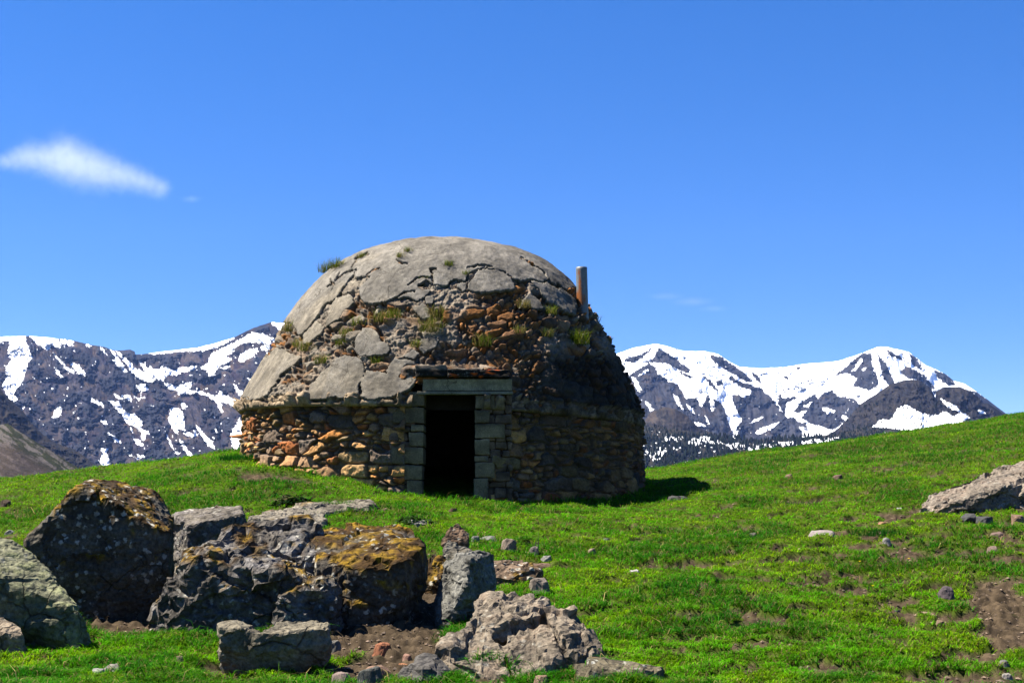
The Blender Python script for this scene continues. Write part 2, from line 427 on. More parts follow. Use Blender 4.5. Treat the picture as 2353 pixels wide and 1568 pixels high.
SKY_L = Z5((-500, 330), (-200, 290), (0, 268), (60, 262), (230, 258), (400, 272), (600, 295), (740, 330), (860, 348), (900, 368), (960, 378), (1060, 370), (1100, 385), (1106, 411),
          (1180, 405), (1250, 395), (1450, 372), (1600, 355), (1750, 320), (1900, 275), (2050, 200), (2170, 158), (2220, 146), (2320, 152), (2450, 140), (2700, 210), (3000, 300), (3300, 420), (3700, 520), (4300, 640), (4800, 1050), (5300, 1500))
SNOW_L = [Z5(*p) for p in (
 ((-300, 270), (-200, 280), (60, 255), (50, 300), (0, 305), (-200, 420)),
 ((60, 255), (205, 250), (215, 310), (240, 390), (265, 430), (225, 480), (205, 560), (180, 630), (140, 680), (110, 740), (150, 770), (130, 790), (85, 775), (30, 700), (15, 665), (55, 600), (50, 500), (100, 455), (70, 430), (65, 370), (80, 320), (55, 300)),
 ((235, 250), (400, 262), (480, 285), (495, 330), (485, 360), (420, 335), (410, 370), (385, 370), (330, 340), (285, 310), (265, 280)),
 ((485, 285), (600, 290), (595, 330), (570, 335), (510, 320)),
 ((700, 322), (740, 330), (720, 345), (700, 340)), ((815, 350), (840, 355), (875, 415), (860, 410)),
 ((895, 370), (930, 385), (990, 480), (1035, 540), (1030, 560), (960, 500), (905, 440), (940, 460), (950, 440)),
 ((945, 380), (985, 395), (1000, 430), (1060, 470), (1100, 520), (1150, 540), (1190, 560), (1130, 450), (1160, 480), (1210, 520), (1230, 500), (1250, 530), (1300, 530), (1330, 505), (1380, 520), (1440, 540), (1490, 515), (1610, 505), (1600, 520), (1540, 545), (1480, 550), (1440, 590), (1420, 570), (1350, 590), (1330, 625), (1270, 600), (1240, 635), (1150, 615), (1070, 550), (1040, 500), (1000, 440)),
 ((1180, 395), (1450, 362), (1620, 345), (1900, 265), (1910, 278), (1830, 320), (1770, 350), (1680, 375), (1600, 380), (1480, 385), (1300, 400), (1250, 412)),
 ((1635, 515), (1700, 480), (1720, 410), (1810, 360), (1960, 290), (2000, 260), (2060, 228), (2130, 245), (2190, 290), (2240, 330), (2130, 315), (2080, 310), (1990, 315), (1930, 340), (1890, 400), (1830, 430), (1890, 435), (1870, 470), (1800, 495), (1760, 540), (1740, 585), (1705, 590), (1710, 545), (1650, 525)),
 ((2120, 235), (2190, 260), (2270, 290), (2260, 320), (2200, 290)), ((2200, 140), (2330, 140), (2300, 220), (2230, 165)),
 ((1945, 455), (1970, 400), (2030, 370), (2100, 360), (2110, 375), (2050, 430), (1975, 475)), ((2130, 350), (2160, 325), (2200, 335), (2200, 375), (2140, 372)),
 ((1800, 520), (1890, 495), (1850, 530)), ((2165, 385), (2210, 400), (2200, 420)), ((2020, 605), (2065, 608), (2045, 625)),
 ((1340, 640), (1400, 650), (1450, 665), (1500, 650), (1570, 632), (1560, 665), (1540, 700), (1640, 710), (1760, 750), (1800, 700), (1830, 740), (1900, 770), (1940, 790), (1990, 740), (1975, 800), (1920, 840), (1870, 815), (1800, 790), (1820, 890), (1790, 850), (1760, 790), (1690, 745), (1600, 720), (1500, 735), (1455, 735), (1450, 700), (1380, 695)),
 ((1110, 660), (1160, 640), (1215, 690), (1200, 710), (1130, 700)), ((430, 395), (470, 430), (530, 500), (570, 530), (610, 545), (600, 560), (550, 540), (510, 490), (460, 440)),
 ((575, 475), (640, 495), (690, 550), (693, 585), (640, 560), (600, 520)), ((440, 512), (480, 545), (522, 608), (490, 590), (460, 550)),
 ((430, 920), (440, 870), (480, 828), (505, 835), (500, 890), (460, 925)), ((740, 765), (820, 800), (857, 838), (800, 820), (745, 785)),
 ((885, 785), (970, 795), (1000, 850), (1040, 885), (1090, 890), (1150, 940), (1160, 980), (1145, 1010), (1205, 1035), (1190, 1080), (1180, 1115), (1150, 1095), (1155, 1040), (1110, 1000), (1040, 975), (1000, 910), (940, 840)),
 ((925, 730), (1000, 760), (1020, 788), (960, 765)), ((990, 735), (1060, 750), (1080, 790), (1020, 770)), ((815, 938), (860, 945), (880, 980), (850, 980)),
 ((885, 1050), (940, 1080), (1000, 1140), (950, 1125)), ((1075, 1080), (1140, 1110), (1180, 1170), (1120, 1140)), ((1055, 1005), (1090, 1020), (1080, 1045)),
 ((825, 1170), (890, 1180), (860, 1210), (890, 1260), (890, 1300), (850, 1320), (815, 1290), (835, 1220)),
 ((1390, 840), (1460, 850), (1490, 890), (1500, 950), (1505, 1025), (1450, 1020), (1450, 1060), (1420, 1030), (1380, 960), (1380, 900), (1400, 870)),
 ((1455, 1095), (1490, 1120), (1540, 1200), (1615, 1270), (1600, 1300), (1560, 1270), (1500, 1180)), ((1595, 980), (1650, 1040), (1740, 1130), (1755, 1180), (1700, 1150), (1640, 1070)),
 ((1490, 1045), (1580, 1050), (1600, 1025), (1610, 1070), (1560, 1085)), ((1475, 815), (1510, 812), (1530, 835), (1495, 853)), ((1905, 640), (1940, 690), (1985, 720), (1975, 760), (1930, 710)),
 ((1880, 1060), (1930, 980), (1950, 920), (1990, 1000), (1970, 1100), (1930, 1210), (1895, 1150)), ((1350, 1030), (1420, 1190), (1465, 1230), (1440, 1220), (1380, 1130)),
 ((1120, 1225), (1190, 1240), (1150, 1258)), ((1035, 1195), (1090, 1245), (1050, 1230)), ((1100, 760), (1145, 768), (1140, 790)), ((1140, 735), (1190, 775), (1160, 760)), ((1750, 1005), (1785, 1055), (1765, 1045)),
 ((1760, 1205), (1815, 1250), (1780, 1240)), ((1440, 1200), (1468, 1215), (1455, 1232)), ((170, 850), (205, 835), (180, 862)), ((1105, 1245), (1135, 1258), (1120, 1272)))]
def col_left(U, V, h, r1, r2):
    n = fbm(U/30, V/30, 0, 5, 61); n2 = fbm(U/9, V/9, 0, 4, 66, .7)
    brown = np.array([.135, .096, .072]); purp = np.array([.056, .042, .060]); grey = np.array([.050, .054, .072])
    t = sstep(-.15, .25, n+n2*.5)[..., None]
    c = brown*t+purp*(1-t)
    cl = sstep(.28, .5, r2+.15*r1)[..., None]; c = c*(1-cl*.5)+grey*cl*.5; cm_ = cragm(U, V, 100)[..., None]; c = c*(1-cm_*.85)+np.array([.036, .042, .062])*cm_*.85
    c = c*(1+.6*n2[..., None])*(1+1.0*fbm(U/45, V/30, 0, 3, 67)[..., None])
    s = np.zeros(U.shape, bool); wu, wv = warp(U, V, 1.1)
    s |= (fbm(U/8, V/8, 1, 4, 91, .6)-.22*sstep(.2, -.2, r1) > .40)
    for p in SNOW_L: s |= inpoly(wu, wv, p)
    s &= ~((fbm(U/3, V/3, 2, 3, 90) > .5))
    c[s] = SNOW
    return c
range_mesh('mountain_left', SKY_L, [(-200, 1130), (1900, 1130)], 3600, 2500, -420, 1440, 1.4, 46, 66, 52, M_MT, col_left, 100, .95, 1.0)

SKY_R = Z6((-900, 330), (-300, 290), (0, 215), (60, 185), (150, 155), (270, 132), (330, 145), (430, 175), (550, 175), (620, 190), (700, 240), (745, 262), (860, 272), (1000, 265), (1100, 248), (1300, 232),
          (1440, 185), (1520, 152), (1570, 150), (1700, 178), (1750, 215), (1800, 255), (1870, 285), (1920, 310), (1950, 338), (2020, 360), (2080, 400), (2150, 450), (2240, 520), (2320, 570), (2700, 700), (3000, 760))
ROCK_R = [Z6(*p) for p in (
 ((90, 215), (190, 190), (262, 145), (255, 160), (200, 210), (150, 240), (90, 235)),
 ((285, 155), (330, 180), (400, 230), (470, 285), (455, 300), (400, 280), (350, 250), (300, 240), (230, 235), (270, 190)),
 ((-300, 350), (100, 300), (120, 310), (180, 270), (230, 240), (270, 260), (285, 300), (340, 340), (390, 360), (420, 400), (440, 440), (500, 440), (530, 490), (560, 420), (620, 450), (650, 480), (680, 560), (700, 620), (712, 668), (600, 680), (400, 760), (-300, 760)),
 ((390, 280), (440, 300), (500, 330), (430, 320)), ((535, 305), (580, 340), (630, 400), (600, 390), (560, 350)), ((605, 335), (640, 335), (655, 360), (620, 375)),
 ((570, 190), (640, 205), (720, 260), (800, 320), (820, 350), (780, 350), (700, 300), (640, 270), (590, 230)),
 ((675, 320), (700, 310), (740, 345), (800, 360), (870, 385), (880, 400), (920, 430), (960, 480), (1010, 550), (1060, 550), (1080, 590), (1105, 655), (1050, 680), (850, 690), (728, 690), (730, 600), (760, 560), (720, 500), (700, 430), (740, 415), (770, 440), (820, 400), (760, 380), (700, 345)),
 ((805, 285), (850, 310), (875, 370), (830, 330)), ((965, 405), (990, 440), (1080, 425), (1060, 450), (1010, 470), (1000, 540), (960, 470)), ((1060, 262), (1130, 268), (1070, 280)), ((990, 320), (1030, 315), (1010, 338)),
 ((1045, 520), (1100, 450), (1170, 420), (1190, 440), (1150, 490), (1120, 510), (1070, 525)),
 ((1090, 550), (1150, 480), (1220, 410), (1270, 390), (1300, 430), (1340, 430), (1390, 440), (1430, 480), (1390, 540), (1350, 570), (1270, 620), (1200, 600), (1140, 580)),
 ((1275, 320), (1330, 270), (1400, 210), (1445, 183), (1490, 190), (1500, 260), (1535, 350), (1520, 380), (1480, 400), (1420, 380), (1380, 375), (1410, 330), (1370, 310), (1350, 300)),
 ((1520, 180), (1570, 240), (1600, 300), (1630, 360), (1590, 370), (1550, 320), (1540, 260)), ((1570, 160), (1650, 200), (1690, 240), (1640, 220), (1590, 200)),
 ((1650, 290), (1690, 260), (1740, 280), (1790, 310), (1850, 380), (1830, 395), (1760, 340), (1700, 330), (1670, 310)), ((1700, 180), (1750, 215), (1780, 290), (1720, 250)),
 ((1840, 285), (1900, 295), (1950, 335), (1970, 370), (1930, 370), (1880, 340)), ((2040, 400), (2090, 405), (2260, 520), (2400, 600), (2400, 700), (2100, 520)), ((1070, 570), (1120, 580), (1130, 610), (1080, 600)), ((1000, 340), (1050, 345), (1045, 352)), ((925, 370), (942, 372), (935, 380)))]
SNOWIN_R = [Z6(*p) for p in (
 ((135, 320), (160, 330), (188, 390), (175, 408), (150, 360)), ((205, 450), (230, 470), (258, 508), (240, 512)), ((365, 418), (385, 425), (435, 520), (400, 480)), ((480, 570), (540, 585), (555, 602), (500, 592)), ((170, 320), (210, 280), (235, 280), (190, 310)),
 ((572, 415), (592, 440), (605, 495), (585, 515)), ((800, 580), (870, 545), (878, 550), (830, 575)), ((835, 640), (860, 612), (900, 598), (975, 572), (930, 610), (870, 640)), ((1212, 495), (1230, 492), (1290, 515), (1240, 528)), ((1322, 540), (1345, 538), (1368, 562), (1350, 578)),
 ((1380, 290), (1430, 215), (1440, 230), (1400, 280)), ((445, 470), (475, 500), (490, 530), (460, 510)), ((550, 535), (575, 590), (562, 580)), ((1440, 265), (1460, 275), (1440, 285)), ((1100, 490), (1160, 455), (1130, 490)))]
def col_right(U, V, h, r1, r2):
    n2 = fbm(U/9, V/9, 0, 4, 166, .7)
    c = np.array([.062, .062, .074])*(1+.9*n2[..., None])
    br = sstep(.1, .4, fbm(U/40, V/30, 0, 3, 170))[..., None]
    c = c*(1-br)+np.array([.090, .074, .066])*(1+.4*n2[..., None])*br
    cm_ = cragm(U, V, 200)[..., None]; c = c*(1-cm_*.7)+np.array([.040, .045, .060])*(1+.6*n2[..., None])*cm_*.7
    wu, wv = warp(U, V, 1.0, 13)
    rk = np.zeros(U.shape, bool); sn = np.zeros(U.shape, bool)
    for p in ROCK_R: rk |= inpoly(wu, wv, p)
    for p in SNOWIN_R: sn |= inpoly(wu, wv, p)
    speck = (fbm(U/4, V/4, 0, 4, 180, .7) > .42+.2*sstep(20, 90, h)) & (r1 > -.1)
    ca, sa = math.cos(R(62)), math.sin(R(62)); da = U*ca+V*sa; db = -U*sa+V*ca
    streak = fbm(da/26, db/3.2, 0, 4, 195, .6)+.25*fbm(U/60, V/40, 3, 2, 196) > .33
    s = (~rk & ~speck & ~streak) | sn | (rk & (fbm(U/3.5, V/5, 0, 3, 190, .7) > .46))
    c[s] = SNOW
    return c
range_mesh('mountain_right', SKY_R, [(900, 1120), (2900, 1120)], 4200, 2900, 960, 2760, 1.4, 40, 64, 62, M_MT, col_right, 200, .95, 1.0)

def col_dark(base, alt, seed, snow=(), nz=.55):
    def f(U, V, h, r1, r2):
        n = fbm(U/22, V/22, 0, 4, seed)[..., None]; n2 = fbm(U/5, V/5, 0, 4, seed+4, .7)[..., None]
        t = sstep(-.2, .25, n+n2*.4)
        c = (np.array(base)*t+np.array(alt)*(1-t))*(1+nz*n2)
        wu, wv = warp(U, V, .9, seed)
        s = np.zeros(U.shape, bool)
        for p in snow: s |= inpoly(wu, wv, p)
        c[s] = SNOW
        return c
    return f
# rocky knolls in front of the right range
KN = Z6((1150, 700), (1290, 620), (1370, 540), (1430, 470), (1510, 420), (1600, 360), (1690, 335), (1760, 337), (1830, 390), (1852, 440), (1855, 402), (1900, 376), (1990, 377), (2050, 400), (2100, 440), (2112, 465), (2150, 470), (2190, 495), (2230, 525), (2300, 560), (2500, 640))
KSNOW = [Z6(*p) for p in (((1540, 560), (1600, 560), (1640, 500), (1690, 475), (1760, 520), (1850, 540), (1900, 515), (1950, 540), (2000, 520), (2050, 550), (1950, 600), (1700, 620), (1560, 625), (1490, 610), (1500, 600)), ((1880, 440), (1960, 480), (2000, 520), (1940, 500), (1900, 470)), ((2090, 505), (2140, 520), (2100, 530)))]
KND = range_mesh('rocky_knoll_right', KN, [(1700, 1090), (2600, 1090)], 2500, 2150, 1865, 2440, 1.3, 16, 34, 60, M_MT2, col_dark((.060, .054, .052), (.036, .036, .044), 300, KSNOW), 300, 1.1, .9)
K3 = Z6((40, 640), (140, 620), (190, 590), (240, 520), (320, 490), (380, 500), (450, 540), (510, 605), (600, 640), (760, 690))
range_mesh('rocky_knoll_left', K3, [(1400, 1060), (2000, 1060)], 2500, 2250, 1400, 1720, 1.3, 9, 30, 60, M_MT2, col_dark((.10, .08, .068), (.045, .043, .046), 320), 320, 1.1, .8)
# wooded slope with snow patches under the right range
WS = Z6((-1500, 1060), (-1200, 960), (-700, 720), (-300, 635), (150, 610), (260, 595), (420, 620), (560, 640), (700, 665), (850, 675), (1000, 668), (1150, 655), (1300, 645), (1450, 600), (1600, 610), (1800, 640), (2000, 640), (2300, 640))
WSN = [Z6(*p) for p in (((310, 665), (350, 655), (430, 662), (440, 648), (380, 680), (330, 682)), ((450, 690), (510, 652), (600, 665), (640, 690), (560, 700), (480, 705)), ((640, 690), (740, 690), (800, 710), (760, 730), (700, 725)), ((790, 720), (900, 690), (1040, 685), (1150, 672), (1320, 660), (1200, 690), (1050, 705), (900, 720), (800, 735)), ((660, 770), (750, 765), (720, 780)),
 ((190, 735), (260, 745), (280, 700), (330, 740), (300, 780), (260, 800), (230, 760)), ((190, 850), (215, 835), (240, 860)), ((360, 720), (420, 715), (380, 735)))]
def col_ws(U, V, h, r1, r2):
    c = col_dark((.060, .052, .040), (.030, .034, .028), 340, WSN)(U, V, h, r1, r2)
    sp = (fbm(U/9, V/5, 0, 4, 345, .65) > .27) & (h > 10)
    c[sp] = SNOW
    return c
WSD = range_mesh('wooded_slope', WS, [(800, 1180), (1300, 1130), (2500, 1130)], 2240, 1500, 860, 2420, 1.6, 6, 40, 60, M_MT2, col_ws, 340, 1.0, .6)
# left: dark rocky spur, then the nearer scree slope
SPUR = Z5((-700, 300), (-300, 480), (-100, 610), (0, 680), (40, 740), (130, 820), (170, 850), (250, 960), (350, 1060), (450, 1130), (600, 1180), (720, 1260), (830, 1330), (950, 1400), (1200, 1500))
range_mesh('rocky_spur', SPUR, [(-400, 1180), (600, 1180)], 1900, 1500, -160, 340, 1.3, 16, 42, 50, M_MT2, col_dark((.062, .052, .045), (.036, .036, .042), 400), 400, 1.0, 1.1)
SCREE = Z5((-700, 650), (-300, 830), (0, 985), (60, 972), (150, 1030), (300, 1125), (450, 1215), (600, 1310), (700, 1368), (900, 1460))
def col_scree(U, V, h, r1, r2):
    ca, sa = math.cos(R(33)), math.sin(R(33)); a = (U*ca+V*sa); b = (-U*sa+V*ca)
    n = fbm(a/45, b/9, 0, 4, 430)[..., None]; n2 = fbm(U/3, V/3, 0, 4, 434, .75)[..., None]
    grey = np.array([.20, .175, .155]); shrub = np.array([.050, .056, .022]); red = np.array([.12, .085, .075])
    t = sstep(-.06, .12, n+n2*.25); c = shrub*(1-t)+grey*t
    t2 = sstep(25, 60, h)[..., None]*.7; c = c*(1-t2)+red*t2
    return c*(1+.7*n2)
range_mesh('scree_slope', SCREE, [(-400, 1200), (600, 1200)], 900, 650, -160, 300, 1.2, 3, 30, 33, M_MT2, col_scree, 430, 1.0, .8)
# valley floor: one sheet to the horizon
vx = np.linspace(-9000, 9000, 60); vy = np.linspace(-4000, 6300, 60); VX, VY = np.meshgrid(vx, vy)
VZ = -120+fbm(VX/1500, VY/1500, 0, 3, 71)*25
vo_ = mesh_np('valley_floor', np.stack([VX, VY, VZ], -1), grid_faces(60, 60), M_MT2, np.tile(np.array([.05, .06, .03]), (3600, 1)))
tag(vo_, kind='structure')

# far-off pine wood
def wood(src, n, ulo, uhi, vlo, dens0, label):
    _, wU, wV, wY = src; stp = wU[1]-wU[0]
    V = []; Fc = []; C = []; k = 0
    for _ in range(n*4):
        if k >= n: break
        u = random.uniform(ulo, uhi); i = min(len(wU)-1, int((u-wU[0])/stp))
        j = int(random.random()**1.0*(wV.shape[0]-1)*.93)
        v = wV[j, i]
        d = float(fbm(np.array([u/16.]), np.array([v/7.]), 0, 3, 500)[0])
        if v < vlo or (d < dens0 and random.random() < .8): continue
        Y = wY[j, i]; b = P(u, v+.5, Y-3)
        h = random.uniform(4, 8.5)*(.8+.5*(v > 1000)); r = h*random.uniform(.20, .30)
        base = len(V); ns = 6
        for (zz, rr) in ((.12, 1.0), (.45, .72), (.42, .95*.8), (.75, .38)):
            for q in range(ns):
                a = q*2*math.pi/ns+random.random()*.6
                rv = r*rr*random.uniform(.7, 1.2)
                V.append((b[0]+math.cos(a)*rv, b[1]+math.sin(a)*rv, b[2]+h*zz*random.uniform(.92, 1.06)))
        V.append((b[0], b[1], b[2]+h))
        t = random.random()
        cc = np.array([.010, .020, .011])*(.7+.8*t)
        C += [cc]*(ns*4+1)
        for L in (0, 1, 2):
            for q in range(ns):
                Fc.append((base+L*ns+q, base+L*ns+(q+1) % ns, base+(L+1)*ns+(q+1) % ns, base+(L+1)*ns+q))
        for q in range(ns):
            Fc.append((base+3*ns+q, base+3*ns+(q+1) % ns, base+4*ns, base+4*ns))
        k += 1
    Fq = np.array(Fc); tri = Fq[Fq[:, 2] == Fq[:, 3]][:, :3]; quad = Fq[Fq[:, 2] != Fq[:, 3]]
    o = mesh_np('pine_wood', np.array(V), [quad, tri], M_STONE, np.array(C), smooth=False)
    tag(o, label, 'wood', kind='stuff')
wood(WSD, 5200, 1440, 2330, 0, -.02, 'far-off dark pine wood on the snowy slope under the right-hand peaks')
wood(KND, 600, 1905, 2230, 922, .08, 'scattered dark pines on the snowy foot of the rocky knolls at the right')

# ================================================================== HUT
DC = 21.0; HX = float(ray(1022, 800)[0]*DC)
def rad(px): return DC*math.sin(math.atan(px/F))
prof_px = [(470, 948), (440, 882), (404, 810), (368, 745), (328, 687), (291, 643), (240, 603), (172, 575), (95, 559), (0, 553)]
prof = []
for rp, v in prof_px:
    r = rad(rp); Yt = DC-r*r/DC*.9-.25*(1-rp/470)
    prof.append((r, EYE+float(ray(0, v)[1])*Yt))
ZE = 2.98                                   # eave height at the centre line
prof = [(3.34, ZE)] + prof[1:]
RW = 3.22; DP = 3.17
DOORX = float(ray(1030, 1000)[0])*(DC-DP)-HX # door centre, relative to hut centre
def crom(pts, n):
    pts = np.array(pts); d = np.r_[0, np.cumsum(np.hypot(*np.diff(pts, axis=0).T))]
    t = np.linspace(0, d[-1], n); out = np.stack([np.interp(t, d, pts[:, 0]), np.interp(t, d, pts[:, 1])], -1)
    for _ in range(int(n/8)):
        o2 = out.copy(); o2[1:-1] = .25*out[:-2]+.5*out[1:-1]+.25*out[2:]; o2[-1] = (0, o2[-2][1]); out = o2
    return out
hut = empty('stone_hut', (HX, DC, 1.7))
tag(hut, 'round dry-stone shepherd hut with cracked grey dome and dark doorway on the grassy rise', 'hut')
def hutmesh(name, V, Fq, mat, col=None, smooth=True):
    V = np.asarray(V, float).reshape(-1, 3)-np.array([HX, DC, 1.7])
    return mesh_np(name, V, Fq, mat, col, smooth, parent=hut)
def loc_theta(u, v):                        # first guess of surface position in front
    return None
front = np.linspace(-1.85, 1.85, 1000); back = np.linspace(1.85, 2*math.pi-1.85, 180)[1:-1]
TH = np.concatenate([front, back])          # 0 = facing the camera
nth = len(TH)
def pos(th, r, z): return np.stack([HX+r*np.sin(th), DC-r*np.cos(th), z], -1)

# --- wall
def wall():
    zs = np.linspace(1.15, 3.02, 140); T, Z = np.meshgrid(TH, zs)
    Z = Z - .03*3.2*np.sin(T)*sstep(2.2, 3.0, Z)
    S = T*RW
    s2 = S+fbm(S*3.2, Z*3.2, 0, 3, 601)*.05; z2 = Z+fbm(S*1.6, Z*1.6, 4, 4, 602)*.08
    idb, eb, bx, bz = cells(s2, z2, .36, .19, 3, .42, 7.0)
    ids, es, sx_, sz_ = cells(s2, z2, .20, .10, 11, .42, 7.0)
    big = RND[idb, 2] < .42
    e = np.where(big, eb, np.minimum(es, eb*1.2)); idd = np.where(big, idb, (ids+idb*3) & 255)
    dx = np.where(big, bx, sx_); dz = np.where(big, bz, sz_)
    soft = sstep(.25, .7, T)*(1-sstep(2.2, 2.6, T))            # right side is smeared with mortar
    prof_ = .92*sstep(0, .013, e)+.08*sstep(0, .05, e)
    h = -.085+prof_*(.06+.075*RND[idd, 3])+ (RND[idd, 1]-.5)*.20*dx*prof_ + (RND[idd, 0]-.65)*.13*dz*prof_
    of, ef = facets(np.stack([S, Z, 0*S], -1).reshape(-1, 3)+.02*fbm(S*9, Z*9, 0, 3, 607).reshape(-1, 1), .075, 5, .8); h = h+of.reshape(S.shape)*.022*prof_ + fbm(S*11, Z*11, 0, 4, 605)*.016 + ridged(S*5, Z*7, 0, 3, 606)*.010
    h = h*(1-.35*soft)
    # bottom-left boulders protrude a little
    h = h+.05*sstep(-.25, -.5, T)*sstep(2.35, 1.9, Z)*(1-sstep(1.3, 1.5, -T))
    phi = T-math.asin(DOORX/RW)
    r = np.where(np.abs(phi) < 1.2, np.minimum(RW, DP/np.cos(np.clip(phi, -1.2, 1.2))), RW)
    r = r + .03*(3.0-Z)*.6
    PT = pos(T, r+h, Z)
    q = RND[idd]; q1 = q[..., 2:3]; q2 = q[..., 1:2]
    pal = np.array([[.50, .21, .055], [.42, .23, .09], [.29, .16, .08], [.15, .11, .08], [.54, .29, .10], [.22, .155, .075], [.12, .095, .075], [.37, .12, .035]])
    pick = pal[(q[..., 0]*7.99).astype(int)]
    # upper and right parts carry dark crusting and greenish film, with shade painted in
    crust_shade = np.clip(sstep(2.45, 2.8, Z)*.4+sstep(.3, .7, T)*.6, 0, .66)[..., None]
    c = pick*(1-crust_shade)+np.array([.070, .036, .013])*(.5+q2)*crust_shade
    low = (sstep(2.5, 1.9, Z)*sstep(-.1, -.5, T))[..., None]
    c = c*(1-.45*low)+np.array([.56, .29, .10])*.45*low  # lower-left stones: orange, with sunlit brightness painted into their colour
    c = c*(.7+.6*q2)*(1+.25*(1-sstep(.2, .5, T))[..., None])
    j = (1-sstep(.004, .02, e))[..., None]; c = c*(1-j*.6)+np.array([.10, .085, .07])*j*.6
    Fq = grid_faces(len(zs), nth, wrap=True)
    cen = PT.reshape(-1, 3)[Fq].mean(1)
    xr = cen[:, 0]-HX-DOORX; keep = ~((np.abs(xr) < .60) & (cen[:, 1] < DC-2) & (cen[:, 2] > 1.2))
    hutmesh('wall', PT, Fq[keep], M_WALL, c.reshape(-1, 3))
wall()

# --- dome
Q1 = lambda *p: [(514.5+x*.2578, 514.5+y*.2578) for x, y in p]
Q2 = lambda *p: [(992.3+x*.2578, 514.5+y*.2578) for x, y in p]
CAP = [(1420, 470), (600, 470), (600, 700)] + Q1((530, 880), (600, 880), (650, 975), (700, 960), (760, 900), (830, 820), (900, 720), (960, 690), (1000, 650), (1050, 600), (1110, 500), (1160, 420), (1160, 480), (1300, 470), (1270, 520), (1215, 580), (1215, 640), (1240, 705), (1330, 715), (1450, 690), (1610, 655), (1720, 680), (1800, 640), (1830, 575), (1750, 575), (1720, 545), (1800, 480), (1853, 545)) + Q2((120, 545), (170, 490), (300, 495), (320, 440), (400, 395), (600, 408), (690, 452), (740, 500), (870, 490), (1020, 520), (1040, 500), (1190, 580), (1275, 577)) + [(1340, 655)]
SLABS = [CAP,
 Q1((925, 770), (1000, 655), (1140, 625), (1165, 690), (1080, 770), (1020, 850), (900, 925)),
 Q1((150, 1520), (260, 1320), (440, 1100), (560, 1120), (700, 1180), (640, 1230), (560, 1290), (500, 1350), (440, 1430), (380, 1520), (300, 1560), (200, 1575)),
 Q1((755, 1568), (770, 1440), (860, 1320), (1000, 1200), (1100, 1165), (1200, 1190), (1250, 1240), (1240, 1350), (1205, 1420), (1190, 1520), (1100, 1550), (980, 1540), (880, 1580)),
 Q1((1215, 1500), (1220, 1400), (1262, 1290), (1340, 1310), (1440, 1318), (1480, 1230), (1520, 1205), (1600, 1200), (1700, 1210), (1740, 1350), (1700, 1430), (1600, 1500), (1500, 1540), (1300, 1562), (1205, 1520)),
 Q1((1165, 1050), (1190, 1000), (1230, 940), (1300, 920), (1350, 950), (1390, 1040), (1480, 1080), (1495, 1130), (1450, 1170), (1300, 1180), (1220, 1195), (1160, 1120)),
 Q1((1680, 740), (1780, 690), (1830, 760), (1845, 830), (1760, 845), (1710, 790)), Q1((1790, 650), (1830, 615), (1885, 650), (1860, 720), (1800, 705)),
 Q1((1740, 1020), (1880, 1000), (1930, 1040), (1900, 1100), (1780, 1170), (1740, 1120)), Q1((1590, 1180), (1690, 1110), (1755, 1160), (1700, 1205)),
 Q2((400, 402), (590, 408), (660, 445), (735, 520), (725, 590), (560, 612), (430, 605), (330, 580), (312, 520), (380, 460)),
 Q2((875, 500), (1010, 530), (1170, 590), (1250, 640), (1290, 720), (1290, 800), (1230, 790), (1060, 700), (950, 600)),
 Q2((820, 650), (860, 605), (930, 660), (1000, 755), (890, 765), (780, 740)), Q2((215, 560), (230, 510), (300, 505), (300, 580), (260, 605)),
 Q1((720, 960), (820, 860), (900, 900), (860, 980), (760, 1060), (690, 1060)), ]
CRACKS = [Q1((1000, 500), (1110, 420), (1180, 405)), Q1((1145, 385), (1190, 300), (1280, 265)), Q1((1640, 545), (1720, 470), (1860, 470)), Q1((1835, 400), (1860, 440), (1855, 545)), Q1((1280, 460), (1390, 390)), Q1((1540, 330), (1580, 350), (1640, 355)),
 Q2((320, 380), (400, 370), (480, 375), (540, 385)), Q2((790, 300), (870, 345), (960, 400), (1020, 470), (1035, 505)), Q1((960, 500), (975, 540), (950, 600)), Q1((870, 900), (920, 820), (930, 740)), Q2((0, 400), (40, 385)), Q1((1500, 680), (1560, 640), (1620, 610), (1700, 600)), Q1((930, 560), (980, 520), (1040, 440))]
